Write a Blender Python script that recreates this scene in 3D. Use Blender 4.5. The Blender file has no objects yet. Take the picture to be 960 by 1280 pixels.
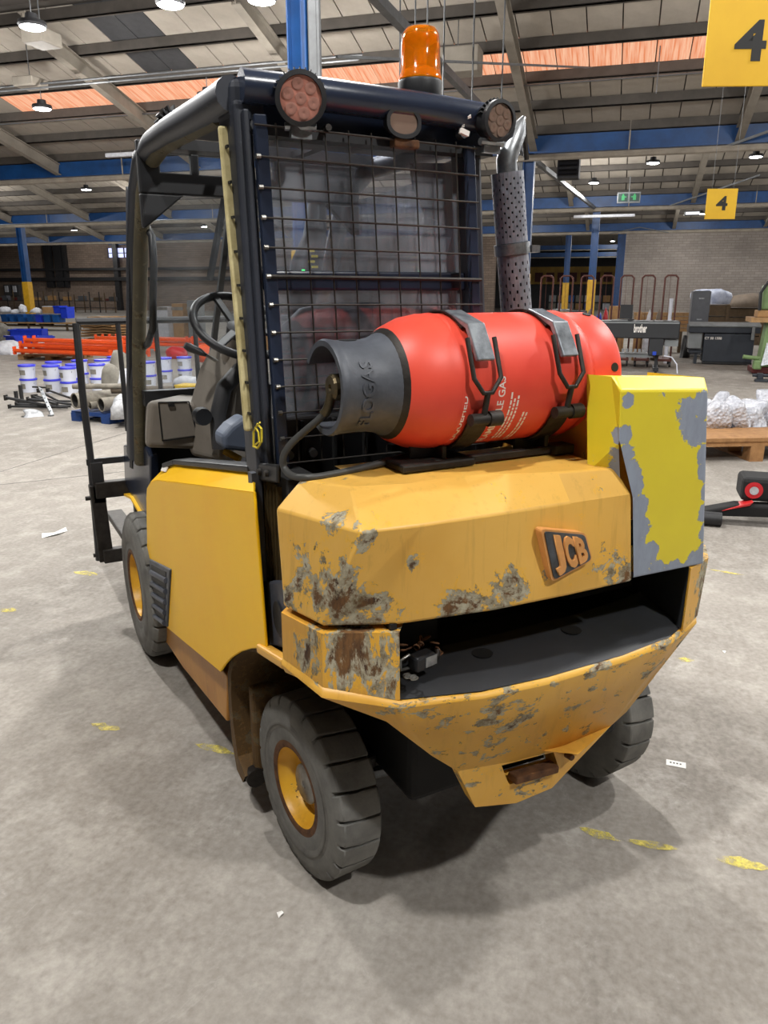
import bpy, bmesh, math, random
from mathutils import Vector as V, Matrix
S = bpy.context.scene
COL = S.collection
R = math.radians
random.seed(7)

# ---------------------------------------------------------------- camera
PITCH, YAW = R(16.14), R(28.13)
CAM = V((-1.227, -1.689, 1.62))
cd = bpy.data.cameras.new('camera')
cd.sensor_fit = 'VERTICAL'; cd.sensor_height = 36.0; cd.lens = 27.0
cd.clip_start = 0.05; cd.clip_end = 300
cam = bpy.data.objects.new('camera', cd); COL.objects.link(cam)
cam.location = CAM; cam.rotation_euler = (math.pi/2 - PITCH, 0, -YAW)
S.camera = cam
# ---------------------------------------------------------------- world, exposure
w = bpy.data.worlds.new('world'); S.world = w; w.use_nodes = True
w.node_tree.nodes['Background'].inputs[0].default_value = (0.55, 0.6, 0.7, 1)
w.node_tree.nodes['Background'].inputs[1].default_value = 0.3
S.view_settings.view_transform = 'Standard'; S.view_settings.look = 'None'
S.view_settings.exposure = -0.22; S.view_settings.gamma = 1.0
S.view_settings.use_curve_mapping = False
LAMP_W = 760.0
LAMP_MID = 230.0
LAMP_FAR = 260.0
SKYLIGHT = 1.1

# ---------------------------------------------------------------- frames of reference
_H = V((math.sin(YAW), math.cos(YAW), 0)); _R = V((math.cos(YAW), -math.sin(YAW), 0)); _Z = V((0, 0, 1))
_F = _H*math.cos(PITCH) - _Z*math.sin(PITCH); _U = _H*math.sin(PITCH) + _Z*math.cos(PITCH)
def on(x, y, ax, val):
    """survey point: sight line through a photo point meets a plane of the place"""
    r = _F + _R*((x-480)/960) - _U*((y-640)/960)
    i = 'xyz'.index(ax)
    return CAM + r*((val-CAM[i])/r[i])
BA = YAW + R(17)                      # bearing of the hall's long axis
BU = V((math.sin(BA), math.cos(BA), 0)); BV = V((-BU.y, BU.x, 0))
C0 = V((CAM.x, CAM.y, 0))
def W(u, v, z=0.0): return C0 + BU*u + BV*v + V((0, 0, z))
HALL = Matrix.Translation(C0) @ Matrix(((BU.x, BV.x, 0, 0), (BU.y, BV.y, 0, 0), (0, 0, 1, 0), (0, 0, 0, 1)))
HROT = math.atan2(BU.y, BU.x)         # local x = depth, local y = left
def gnd(x, y): return on(x, y, 'z', 0.0)
def guv(x, y):
    d = gnd(x, y) - C0; return d.dot(BU), d.dot(BV)
def at(x, y, u):
    r = _F + _R*((x-480)/960) - _U*((y-640)/960)
    p = CAM + r*(u/r.dot(BU)); d = p - C0
    return d.dot(BU), d.dot(BV), p.z

# ---------------------------------------------------------------- materials
def lin(c):
    f = lambda s: s/12.92 if s <= .04045 else ((s+.055)/1.055)**2.4
    return tuple(f(x/255) for x in c) + (1,)
class NT:
    def __init__(s, name):
        s.m = bpy.data.materials.new(name); s.m.use_nodes = True
        s.t = s.m.node_tree; s.n = s.t.nodes; s.b = s.n['Principled BSDF']
        s.tc = s.n.new('ShaderNodeTexCoord')
    def link(s, a, b): s.t.links.new(a, b)
    def noise(s, scale, detail=5, rough=.6, stretch=None, coord='Object', dist=0):
        n = s.n.new('ShaderNodeTexNoise'); n.inputs['Scale'].default_value = scale
        n.inputs['Detail'].default_value = detail; n.inputs['Roughness'].default_value = rough
        n.inputs['Distortion'].default_value = dist
        src = s.tc.outputs[coord]
        if stretch:
            mp = s.n.new('ShaderNodeMapping'); mp.inputs['Scale'].default_value = stretch
            s.link(src, mp.inputs[0]); src = mp.outputs[0]
        s.link(src, n.inputs['Vector']); return n.outputs['Fac']
    def ramp(s, x, a, b):
        r = s.n.new('ShaderNodeMapRange'); r.inputs[1].default_value = a; r.inputs[2].default_value = b
        s.link(x, r.inputs[0]); return r.outputs[0]
    def math(s, op, a, b=None):
        m = s.n.new('ShaderNodeMath'); m.operation = op
        for i, q in enumerate((a, b)):
            if q is None: continue
            if isinstance(q, (int, float)): m.inputs[i].default_value = q
            else: s.link(q, m.inputs[i])
        return m.outputs[0]
    def mix(s, fac, a, b, mode='MIX'):
        m = s.n.new('ShaderNodeMix'); m.data_type = 'RGBA'; m.blend_type = mode
        if isinstance(fac, (int, float)): m.inputs[0].default_value = fac
        else: s.link(fac, m.inputs[0])
        for i, q in ((6, a), (7, b)):
            if isinstance(q, tuple): m.inputs[i].default_value = q
            else: s.link(q, m.inputs[i])
        return m.outputs[2]
    def bump(s, h, strength=.3, dist=.01):
        b = s.n.new('ShaderNodeBump'); b.inputs['Strength'].default_value = strength
        b.inputs['Distance'].default_value = dist; s.link(h, b.inputs['Height'])
        s.link(b.outputs[0], s.b.inputs['Normal'])
    def blob(s, centres):
        """soft spots around given points of the object: where it has been knocked"""
        out = None
        for (c, r) in centres:
            d = s.n.new('ShaderNodeVectorMath'); d.operation = 'DISTANCE'
            s.link(s.tc.outputs['Object'], d.inputs[0]); d.inputs[1].default_value = c
            v = s.ramp(d.outputs['Value'], r, r*.25)
            out = v if out is None else s.math('MAXIMUM', out, v)
        return out
    def done(s, col, rough=.5, metal=0, spec=None):
        if isinstance(col, tuple): s.b.inputs['Base Color'].default_value = col
        else: s.link(col, s.b.inputs['Base Color'])
        if isinstance(rough, (int, float)): s.b.inputs['Roughness'].default_value = rough
        else: s.link(rough, s.b.inputs['Roughness'])
        s.b.inputs['Metallic'].default_value = metal
        if spec is not None: s.b.inputs['Specular IOR Level'].default_value = spec
        return s.m
def plain(name, rgb, rough=.5, metal=0, var=.12, scale=6, bump=0, rgb2=None):
    t = NT(name); c = lin(rgb)
    f = t.noise(scale, 6, .65)
    d = lin(rgb2) if rgb2 else tuple(x*(1-2.2*var) for x in c[:3])+(1,)
    col = t.mix(t.ramp(f, .35, .7), c, d)
    if bump: t.bump(t.noise(scale*8, 4), bump, .004)
    return t.done(col, rough, metal)
def worn(name, rgb, spots, under=(178, 172, 150), rust=(58, 38, 24), thr=.60, gain=.22, scale=14,
         fresh=(236, 178, 30), rough=.42, rgb2=None, streak=True, stretch=None, under2=(112, 98, 70), rust2=(132, 92, 48)):
    t = NT(name); c = lin(rgb); c2 = lin(rgb2) if rgb2 else tuple(x*.72 for x in c[:3])+(1,)
    base = t.mix(t.ramp(t.noise(3.5, 4, .6), .4, .72), c, c2)
    if streak:
        st = t.noise(7, 5, .7, stretch=(5, 5, .35))
        base = t.mix(t.math('MULTIPLY', t.ramp(st, .55, .8), .35), base, lin((120, 84, 34)))
    n = t.noise(scale, 9, .72, dist=.25, stretch=stretch)
    n = t.math('ADD', t.math('MULTIPLY', n, .75), t.math('MULTIPLY', t.noise(scale*.3, 6, .7), .25))
    b = t.blob(spots) if spots else None
    f = t.math('ADD', n, t.math('MULTIPLY', b, gain)) if spots else n
    chip = t.ramp(f, thr, thr+.012); deep = t.ramp(f, thr+.05, thr+.09)
    bright = t.ramp(f, thr-.028, thr-.01)
    base = t.mix(t.math('MULTIPLY', bright, .55), base, lin(fresh))
    und = t.mix(t.ramp(t.noise(30, 5, .7), .4, .65), lin(under), lin(under2))
    col = t.mix(chip, base, und)
    col = t.mix(deep, col, t.mix(t.ramp(t.noise(45, 6, .7, stretch=(1, 1, .3)), .35, .7), lin(rust), lin(rust2)))
    t.bump(t.math('ADD', t.math('MULTIPLY', chip, -1), t.math('MULTIPLY', t.noise(90, 3), .08)), .5, .004)
    return t.done(col, t.math('ADD', t.math('MULTIPLY', chip, .35), rough))
def glass(name, tint, haze, gloss=.12):
    t = NT(name); n = t.n
    tr = n.new('ShaderNodeBsdfTransparent'); tr.inputs[0].default_value = tint
    df = n.new('ShaderNodeBsdfDiffuse'); df.inputs[0].default_value = (.70, .74, .80, 1)
    gl = n.new('ShaderNodeBsdfGlossy'); gl.inputs['Roughness'].default_value = .04
    a = n.new('ShaderNodeMixShader'); b = n.new('ShaderNodeMixShader')
    dust = t.ramp(t.noise(5, 6, .7, stretch=(1, 1, .5)), .3, .75)
    t.link(t.math('MULTIPLY', dust, haze*2), a.inputs[0]); t.link(tr.outputs[0], a.inputs[1]); t.link(df.outputs[0], a.inputs[2])
    fr = n.new('ShaderNodeFresnel'); fr.inputs[0].default_value = 1.45
    t.link(t.math('MULTIPLY', t.math('ADD', fr.outputs[0], gloss*.2), .6), b.inputs[0])
    t.link(a.outputs[0], b.inputs[1]); t.link(gl.outputs[0], b.inputs[2])
    t.link(b.outputs[0], n['Material Output'].inputs[0]); return t.m
def emit(name, rgb, s):
    t = NT(name); t.b.inputs['Emission Color'].default_value = lin(rgb); t.b.inputs['Emission Strength'].default_value = s
    return t.done(lin(rgb), .5)

M = {}
M['panel'] = worn('panel_yellow_paint', (253, 198, 24), [], thr=.765, scale=20, rough=.42, rgb2=(250, 190, 20), streak=False, under=(120, 90, 40))
M['panel'].node_tree.nodes['Principled BSDF'].inputs['Specular IOR Level'].default_value = .2
M['cw'] = worn('counterweight_ochre_paint', (226, 178, 86),
   [((-.60, -.28, 1.00), .17), ((-.64, -.20, .97), .12), ((-.55, -.34, .95), .12), ((-.34, -.39, .95), .13), ((-.24, -.40, .96), .11), ((-.56, -.36, 1.15), .09),
    ((-.60, -.30, 1.16), .07), ((-.60, -.12, 1.22), .06), ((.10, -.41, .95), .10), ((-.12, -.41, 1.0), .05), ((-.45, -.38, 1.06), .035), ((-.20, -.40, 1.19), .06)],
   thr=.618, gain=.17, rgb2=(218, 166, 72))
M['bumper'] = worn('bumper_scuffed_paint', (226, 176, 78),
   [((-.60, -.32, .86), .20), ((-.52, -.36, .86), .20), ((-.56, -.34, .84), .2), ((-.45, -.40, .70), .22), ((-.2, -.42, .66), .24), ((.05, -.42, .68), .26),
    ((.30, -.41, .70), .22), ((.42, -.39, .85), .16), ((-.1, -.40, .46), .14), ((-.3, -.39, .5), .12)],
   thr=.63, gain=.11, rgb2=(212, 156, 60), scale=14, stretch=(1, 1, 2.0))
M['corner'] = worn('bumper_corner_rusted_paint', (224, 170, 66), [((-.57, -.335, .86), .17), ((-.52, -.36, .84), .15), ((-.62, -.25, .84), .10), ((.50, -.33, .84), .2)], thr=.615, gain=.17, rgb2=(206, 148, 52), scale=16, stretch=(1.6, 1.6, .6))
M['box'] = worn('lemon_paint_over_grey', (230, 212, 52),
   [(tuple(on(x, y, 'y', -.405)), r) for x, y, r in ((779, 545, .05), (782, 565, .05), (784, 590, .055), (789, 612, .055), (797, 635, .055), (797, 660, .055), (799, 690, .06), (799, 712, .07), (818, 718, .06), (842, 712, .06), (866, 704, .06),
    (883, 540, .05), (884, 565, .045), (884, 590, .045), (884, 615, .045), (882, 640, .045), (881, 665, .05), (880, 690, .05), (876, 505, .075), (862, 512, .075), (868, 535, .06), (786, 500, .035), (812, 692, .05))],
   under=(150, 158, 174), under2=(140, 148, 164), rust=(150, 160, 176), rust2=(138, 146, 162), thr=.64, gain=.30, scale=11, fresh=(228, 212, 66), rgb2=(224, 204, 50), streak=False)
M['red'] = worn('cylinder_red_paint', (224, 76, 56), [((-.30, -.2, 1.42), .08)], thr=.70, gain=.03, scale=18, under=(150, 130, 120), rust=(110, 60, 50),
   fresh=(226, 84, 60), rgb2=(214, 64, 50), rough=.46, streak=False)
M['dirty'] = worn('muddy_yellow_paint', (88, 64, 30), [((-.5, .3, .4), .5)], thr=.60, gain=.08, rgb2=(50, 37, 21), rust=(34, 25, 17), under=(84, 70, 50), fresh=(118, 86, 36), rough=.8)
M['sill'] = worn('sill_ochre_paint', (206, 146, 60), [((-.6, .5, .3), .2), ((-.6, 1.4, .2), .2)], thr=.62, gain=.05, rgb2=(180, 120, 46), under=(110, 80, 40))
M['cabframe'] = worn('cab_frame_black_paint', (46, 50, 60), [], thr=.70, scale=26, under=(138, 136, 128), rust=(90, 80, 66), fresh=(64, 68, 78), rgb2=(30, 33, 40), rough=.48, streak=False)
M['header'] = worn('header_navy_paint', (40, 48, 66), [], thr=.72, scale=24, under=(150, 152, 156), rust=(110, 110, 110), fresh=(60, 68, 86), rgb2=(28, 34, 48), rough=.25, streak=False)
M['muck'] = worn('weathered_khaki_seal', (92, 86, 66), [], thr=.56, scale=18, under=(60, 54, 40), rust=(34, 30, 24), fresh=(112, 104, 80), rgb2=(66, 60, 46), rough=.8)
M['cream'] = plain('cream_seal', (206, 194, 146), .7, 0, .12, 20, 0, (170, 156, 108))
M['rubber'] = plain('tyre_rubber', (122, 121, 116), .85, 0, .15, 9, .25, (92, 91, 88))
M['rubberface'] = plain('tyre_wall_rubber', (116, 114, 109), .85, 0, .12, 14, .15, (90, 88, 84))
M['black'] = plain('black_plastic', (30, 31, 34), .5, 0, .1, 8)
M['matte'] = plain('matt_black', (22, 22, 23), .85, 0, .1, 8)
M['slate'] = plain('slate_plastic', (74, 78, 88), .5, 0, .12, 12, .08, (52, 55, 62))
M['steel'] = plain('dull_steel', (150, 150, 146), .38, .8, .15, 20, 0, (96, 92, 86))
M['zinc'] = plain('galvanised_steel', (168, 172, 176), .35, .85, .15, 30, 0, (120, 122, 124))
M['iron'] = plain('dark_iron', (58, 54, 50), .55, .5, .15, 22, .2, (34, 30, 27))
M['strap'] = plain('strap_steel', (150, 156, 162), .32, .4, .2, 24, 0, (84, 88, 94))
M['guardsteel'] = plain('guard_steel', (140, 145, 156), .45, .2, .15, 20, 0, (104, 108, 118))
M['rim'] = worn('rim_yellow_paint', (232, 178, 48), [], thr=.60, scale=20, under=(120, 80, 40), rust=(76, 44, 24), fresh=(236, 190, 70), rgb2=(206, 146, 36))
M['rust'] = plain('rusty_edge', (110, 74, 44), .8, .2, .25, 40, .3, (64, 40, 26))
M['console'] = plain('taupe_plastic', (126, 119, 110), .6, 0, .06, 10, .05, (114, 107, 98))
M['seat'] = plain('black_seat_vinyl', (56, 56, 58), .6, 0, .1, 9)
M['bluegrey'] = plain('blue_grey_vinyl', (96, 106, 124), .6, 0, .1, 9)
M['ledge'] = worn('ledge_black_paint', (40, 42, 46), [((-.2, -.42, .76), .06), ((.15, -.41, .76), .08), ((.3, -.4, .78), .1)], thr=.68, gain=.05, scale=22, under=(110, 104, 90), rust=(170, 120, 40), fresh=(66, 66, 66), rgb2=(26, 27, 29), rough=.55, streak=False)
M['shroud'] = plain('shroud_grey_paint', (82, 86, 94), .5, .1, .12, 14, .1, (62, 65, 72))
M['grille'] = plain('grille_bronze', (96, 80, 50), .5, .4, .2, 20)
M['white'] = plain('white_print', (236, 230, 224), .6, 0, .03)
M['orange'] = plain('badge_orange', (226, 160, 92), .5, 0, .08, 30)
M['badge'] = plain('badge_slate', (84, 92, 100), .4, .2, .25, 30, 0, (52, 54, 56))
M['lenspink'] = plain('lamp_lens_salmon', (196, 132, 116), .25, 0, .05)
M['lensring'] = plain('lamp_lens_ring', (160, 116, 104), .2, 0, .05)
M['lensgrey'] = plain('lamp_lens_brown', (128, 108, 96), .2, 0, .05)
M['glassrear'] = glass('rear_window_glass', (.86, .89, .95, 1), .17, .3)
M['glassfront'] = glass('windscreen_glass', (.90, .92, .93, 1), .06)
t = NT('beacon_amber'); t.b.inputs['Transmission Weight'].default_value = .75; t.b.inputs['IOR'].default_value = 1.25
M['amber'] = t.done(lin((255, 150, 14)), .08)
M['amberin'] = plain('beacon_reflector_amber', (255, 170, 30), .25, .2, .15, 30)
M['greenled'] = emit('green_led', (80, 255, 120), 3)
M['hose'] = plain('hose_rubber', (66, 66, 64), .5, 0, .1, 30)
M['brass'] = plain('tarnished_brass', (110, 98, 74), .4, .8, .2, 40)
M['bluecap'] = plain('blue_cap', (30, 70, 190), .4)
M['yellowpaintpen'] = plain('yellow_marker', (216, 196, 50), .6)
# hall materials
t = NT('concrete_floor'); 
a = t.noise(.55, 8, .65); b_ = t.noise(4.5, 8, .7); c_ = t.noise(40, 4, .6); s_ = t.noise(1.2, 6, .7, stretch=(.4, 1.6, 1))
col = t.mix(t.ramp(a, .32, .7), lin((158, 152, 144)), lin((124, 118, 111)))
col = t.mix(t.math('MULTIPLY', t.ramp(b_, .48, .66), .5), col, lin((190, 185, 177)))
col = t.mix(t.math('MULTIPLY', t.ramp(s_, .52, .70), .55), col, lin((104, 99, 93)))
col = t.mix(t.math('MULTIPLY', t.ramp(t.noise(9, 8, .72), .60, .70), .35), col, lin((92, 87, 81)))
col = t.mix(t.math('MULTIPLY', t.ramp(t.noise(22, 9, .8, stretch=(.25, 1, 1), dist=.8), .62, .68), .22), col, lin((196, 191, 184)))
col = t.mix(t.math('MULTIPLY', t.ramp(t.noise(2.6, 9, .8, dist=.6), .58, .66), .3), col, lin((204, 200, 194)))
col = t.mix(.2, col, t.mix(t.ramp(c_, .3, .7), lin((98, 93, 87)), lin((200, 195, 188))))
t.bump(c_, .12, .003); M['concrete'] = t.done(col, t.math('ADD', t.math('MULTIPLY', b_, .2), .72), 0, .15)
t = NT('road_paint_yellow'); n_ = t.noise(26, 9, .8); k_ = t.noise(9, 4, .6)
col = t.mix(t.ramp(k_, .4, .7), lin((232, 214, 76)), lin((222, 206, 104)))
tr = t.n.new('ShaderNodeBsdfTransparent'); mx = t.n.new('ShaderNodeMixShader')
t.link(t.ramp(t.math('ADD', n_, t.math('MULTIPLY', k_, .5)), .64, .92), mx.inputs[0]); t.done(col, .6)
t.link(t.b.outputs[0], mx.inputs[2]); t.link(tr.outputs[0], mx.inputs[1]); t.link(mx.outputs[0], t.n['Material Output'].inputs[0]); M['roadpaint'] = t.m
M['sheet'] = plain('roof_sheet', (182, 173, 160), .8, 0, .12, 1.2, 0, (158, 149, 138))
M['purlin'] = plain('purlin_grey_brown', (82, 76, 70), .7, 0, .15, 3)
M['rafter'] = plain('rafter_stone_grey', (150, 142, 130), .7, 0, .12, 3)
M['beamblue'] = plain('beam_blue_paint', (22, 74, 132), .45, 0, .12, 2, 0, (16, 56, 104))
M['guard'] = plain('column_yellow_paint', (214, 164, 36), .5, 0, .12, 6)
M['galv'] = plain('galvanised_brace', (112, 114, 116), .5, .3, .15, 6)
M['pipecream'] = plain('gutter_cream', (168, 158, 144), .6, 0, .15, 3)
t = NT('roof_light_sheet'); nn = t.noise(1, 4, .6, stretch=(.8, 26, 1))
t.link(t.mix(t.ramp(nn, .35, .65), lin((255, 206, 172)), lin((224, 130, 86))), t.b.inputs['Emission Color']); t.b.inputs['Emission Strength'].default_value = SKYLIGHT
M['skylight'] = t.done(lin((128, 84, 62)), .6)
def brick_mat(name, c1, c2, mortar):
    t = NT(name); br = t.n.new('ShaderNodeTexBrick')
    sp = t.n.new('ShaderNodeSeparateXYZ'); cb = t.n.new('ShaderNodeCombineXYZ'); t.link(t.tc.outputs['Object'], sp.inputs[0])
    t.link(t.math('ADD', sp.outputs[0], sp.outputs[1]), cb.inputs[0]); t.link(sp.outputs[2], cb.inputs[1]); t.link(cb.outputs[0], br.inputs[0])
    br.inputs['Scale'].default_value = 1.0; br.inputs['Brick Width'].default_value = .45; br.inputs['Row Height'].default_value = .16
    br.inputs['Mortar Size'].default_value = .012
    br.inputs['Color1'].default_value = lin(c1); br.inputs['Color2'].default_value = lin(c2); br.inputs['Mortar'].default_value = lin(mortar)
    col = t.mix(t.math('MULTIPLY', t.ramp(t.noise(.5, 6, .7), .4, .7), .5), br.outputs[0], tuple(x*.45 for x in lin(c1)[:3])+(1,))
    return t.done(col, .85)
M['brickgrey'] = brick_mat('grey_painted_brick', (184, 174, 166), (170, 160, 152), (146, 138, 132))
M['brickbrown'] = brick_mat('brown_brick', (142, 124, 110), (124, 108, 96), (98, 86, 78))
M['dim'] = plain('dim_cladding', (70, 70, 72), .8)
M['fascia'] = plain('ochre_fascia', (206, 162, 70), .6, 0, .2, 1)
M['winglow'] = emit('daylight_window', (190, 196, 240), 1.6)
M['stripglow'] = emit('daylight_gap', (230, 232, 236), 1.2)
M['ledglow'] = emit('led_lens', (250, 252, 255), 30)
M['tubeglow'] = emit('office_light_panel', (235, 238, 245), 1.6)
M['timber'] = plain('pale_timber', (176, 140, 96), .75, 0, .15, 12, 0, (142, 108, 70))
M['plank'] = plain('pallet_timber', (172, 128, 82), .75, 0, .12, 14, 0, (140, 100, 62))
M['darktimber'] = plain('old_timber', (92, 74, 52), .8, 0, .15, 12)
M['card'] = plain('cardboard', (176, 138, 92), .85, 0, .1, 6, 0, (150, 114, 74))
M['beamorange'] = plain('racking_orange', (238, 92, 34), .45, 0, .12, 4, 0, (214, 74, 26))
M['crateblue'] = plain('crate_blue', (24, 62, 214), .45, 0, .1, 8)
M['boxblue'] = plain('tote_blue', (10, 92, 172), .5, 0, .12, 8)
M['lidblue'] = plain('lid_blue', (58, 62, 206), .4, 0, .05)
M['pailwhite'] = plain('pail_white', (216, 220, 232), .4, 0, .04)
M['palletblue'] = plain('pallet_blue', (30, 64, 124), .7, 0, .15, 10)
M['pipegrey'] = plain('pipe_concrete_grey', (142, 136, 124), .6, 0, .15, 10, 0, (100, 94, 84))
M['pipedark'] = plain('pipe_bore_dark', (34, 32, 30), .8)
M['pipebrown'] = plain('pipe_brown', (96, 84, 70), .6, 0, .15, 10)
M['tubedark'] = plain('tube_dark_steel', (54, 54, 56), .45, .4, .12, 10)
t = NT('bubble_wrap'); vv = t.n.new('ShaderNodeTexVoronoi'); vv.inputs['Scale'].default_value = 28; t.link(t.tc.outputs['Object'], vv.inputs['Vector'])
t.bump(vv.outputs['Distance'], .9, .02); t.b.inputs['Alpha'].default_value = .82
M['bubble'] = t.done(t.mix(t.ramp(t.noise(7, 7, .75), .4, .65), lin((226, 228, 236)), lin((168, 172, 184))), .18)
M['film'] = plain('clear_film', (206, 208, 212), .25, 0, .15, 16, .3, (150, 152, 156))
M['redjunk'] = plain('red_plastic', (200, 34, 44), .45, 0, .1)
M['sackgrey'] = plain('grey_sacking', (142, 138, 128), .8, 0, .15, 8, .3, (106, 102, 94))
M['sackwhite'] = plain('white_sacking', (214, 216, 222), .7, 0, .1, 8, .2, (180, 182, 190))
M['frame_rust'] = plain('red_oxide_tube', (92, 50, 42), .6, .1, .15, 8)
M['machineblack'] = plain('machine_black', (34, 36, 40), .45, 0, .08, 5)
M['machinenavy'] = plain('machine_navy', (40, 46, 56), .5, 0, .08, 5)
M['machinegrey'] = plain('machine_grey', (132, 136, 138), .45, .2, .1, 5)
M['cabinetgrey'] = plain('cabinet_grey', (84, 86, 92), .5, 0, .08, 5)
M['green'] = plain('machine_green', (116, 142, 92), .5, 0, .1, 8)
M['oxide'] = plain('oxide_red_base', (96, 36, 34), .6)
M['signyellow'] = plain('sign_yellow', (226, 180, 30), .6, 0, .05, 2, 0, (214, 166, 26))
M['ink'] = plain('sign_black', (20, 20, 20), .6)
M['exitgreen'] = emit('exit_green', (40, 120, 70), .35)
M['exitdark'] = plain('exit_dark', (30, 52, 48), .5)
M['paper'] = plain('paper_white', (232, 230, 226), .8, 0, .02)
M['tarp'] = plain('tarp_white_blue', (206, 212, 228), .5, 0, .15, 6, .2, (150, 160, 190))
M['tarpbrown'] = plain('tarp_brown', (126, 112, 98), .7, 0, .15, 6, .2)
M['toolred'] = plain('tool_red', (196, 40, 42), .35)
M['yellowcrate'] = plain('crate_yellow', (214, 178, 40), .5)

# ---------------------------------------------------------------- mesh building
class B:
    def __init__(s, xf=None): s.v = []; s.f = []; s.xf = xf
    def add(s, vs, fs):
        o = len(s.v); s.v += [V(p) for p in vs]; s.f += [tuple(i+o for i in f) for f in fs]
    def box(s, c, d, rz=0, rx=0, ry=0):
        m = Matrix.Rotation(rz, 4, 'Z') @ Matrix.Rotation(ry, 4, 'Y') @ Matrix.Rotation(rx, 4, 'X')
        vs = [V(c) + m @ V((x*d[0]/2, y*d[1]/2, z*d[2]/2)) for z in (-1, 1) for y in (-1, 1) for x in (-1, 1)]
        s.add(vs, [(0, 2, 3, 1), (4, 5, 7, 6), (0, 1, 5, 4), (2, 6, 7, 3), (0, 4, 6, 2), (1, 3, 7, 5)]); return s
    def span(s, a, b): return s.box([(a[i]+b[i])/2 for i in range(3)], [abs(b[i]-a[i]) for i in range(3)])
    def bar(s, p, q, wd, ht, up=(0, 0, 1)):
        p, q = V(p), V(q); d = (q-p).normalized(); sd = d.cross(V(up))
        if sd.length < 1e-4: sd = d.cross(V((0, 1, 0)))
        sd.normalize(); u = sd.cross(d).normalized()
        vs = [e + sd*(x*wd/2) + u*(y*ht/2) for e in (p, q) for x, y in ((-1, -1), (1, -1), (1, 1), (-1, 1))]
        s.add(vs, [(3, 2, 1, 0), (4, 5, 6, 7), (0, 1, 5, 4), (1, 2, 6, 5), (2, 3, 7, 6), (3, 0, 4, 7)]); return s
    def rings(s, rs, cap0=True, cap1=True, closed=True):
        n = len(rs[0]); vs = [p for r in rs for p in r]; fs = []
        for i in range(len(rs)-1):
            for j in range(n if closed else n-1):
                k = (j+1) % n; fs.append((i*n+j, i*n+k, (i+1)*n+k, (i+1)*n+j))
        if cap0: fs.append(tuple(range(n-1, -1, -1)))
        if cap1: fs.append(tuple((len(rs)-1)*n+j for j in range(n)))
        s.add(vs, fs); return s
    def tube(s, pts, r, n=10, caps=True):
        pts = [V(p) for p in pts]; rs = []; ref = None
        for i, p in enumerate(pts):
            d = ((pts[min(i+1, len(pts)-1)] - p).normalized() + (p - pts[max(i-1, 0)]).normalized()).normalized()
            if ref is None: ref = d.cross(V((0, 0, 1))) if abs(d.z) < .9 else d.cross(V((0, 1, 0)))
            ref = (ref - d*ref.dot(d)).normalized(); o = d.cross(ref)
            rr = r[i] if isinstance(r, (list, tuple)) else r
            rs.append([p + (ref*math.cos(a) + o*math.sin(a))*rr for a in [2*math.pi*k/n for k in range(n)]])
        return s.rings(rs, caps, caps)
    def prism(s, poly, ext):
        """polygon of 3-D points pushed along a vector"""
        e = V(ext); return s.rings([[V(p) for p in poly], [V(p)+e for p in poly]])
    def lathe(s, prof, o, ax, n=32, cap0=False, cap1=False, a0=0, a1=None, ref=None):
        """prof: (distance along axis, radius)"""
        o, d = V(o), V(ax).normalized(); e = V(ref) if ref else (d.cross(V((0, 0, 1))) if abs(d.z) < .9 else V((1, 0, 0)))
        e = (e-d*e.dot(d)).normalized(); g = d.cross(e)
        full = a1 is None; a1 = a0 + 2*math.pi if full else a1; m = n if full else n+1
        rs = [[o + d*t_ + (e*math.cos(a0+(a1-a0)*k/n) + g*math.sin(a0+(a1-a0)*k/n))*r_ for k in range(m)] for t_, r_ in prof]
        return s.rings(rs, cap0, cap1, full)
    def build(s, name, mat, parent=None, smooth=None, bevel=0, seg=2, solid=0, sub=0):
        me = bpy.data.meshes.new(name)
        vs = [s.xf @ p for p in s.v] if s.xf else s.v
        me.from_pydata([tuple(p) for p in vs], [], s.f)
        bm = bmesh.new(); bm.from_mesh(me)
        bmesh.ops.remove_doubles(bm, verts=bm.verts, dist=1e-5)
        bmesh.ops.recalc_face_normals(bm, faces=bm.faces)
        if smooth is not None:
            for f in bm.faces: f.smooth = True
        bm.to_mesh(me); bm.free()
        if smooth is not None: me.set_sharp_from_angle(angle=R(smooth))
        me.materials.append(M[mat] if isinstance(mat, str) else mat)
        o = bpy.data.objects.new(name, me); COL.objects.link(o)
        if parent: o.parent = parent
        if solid:
            m = o.modifiers.new('thickness', 'SOLIDIFY'); m.thickness = solid; m.offset = -1
        if bevel:
            m = o.modifiers.new('bevel', 'BEVEL'); m.width = bevel; m.segments = seg; m.limit_method = 'ANGLE'; m.angle_limit = R(32)
            m.harden_normals = False
        if sub:
            m = o.modifiers.new('subdivision', 'SUBSURF'); m.levels = sub; m.render_levels = sub
        return o
def thing(name, label, cat, loc=(0, 0, 0), rz=0, group=None):
    o = bpy.data.objects.new(name, None); COL.objects.link(o)
    o.location = loc; o.rotation_euler = (0, 0, rz); o['label'] = label; o['category'] = cat
    if group: o['group'] = group
    return o
def tag(o, label, cat, group=None):
    o['label'] = label; o['category'] = cat
    if group: o['group'] = group
    return o
def struct(o): o['kind'] = 'structure'; return o
def stuff(o): o['kind'] = 'stuff'; return o
def dup(root, loc=None, rz=None, label=None, group=None):
    r = root.copy(); COL.objects.link(r)
    if loc is not None: r.location = loc
    if rz is not None: r.rotation_euler = (0, 0, rz)
    if label: r['label'] = label
    if group: r['group'] = group
    for ch in list(root.children):
        c = ch.copy(); COL.objects.link(c); c.parent = r
        for g in list(ch.children):
            d = g.copy(); COL.objects.link(d); d.parent = c
    return r
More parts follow.
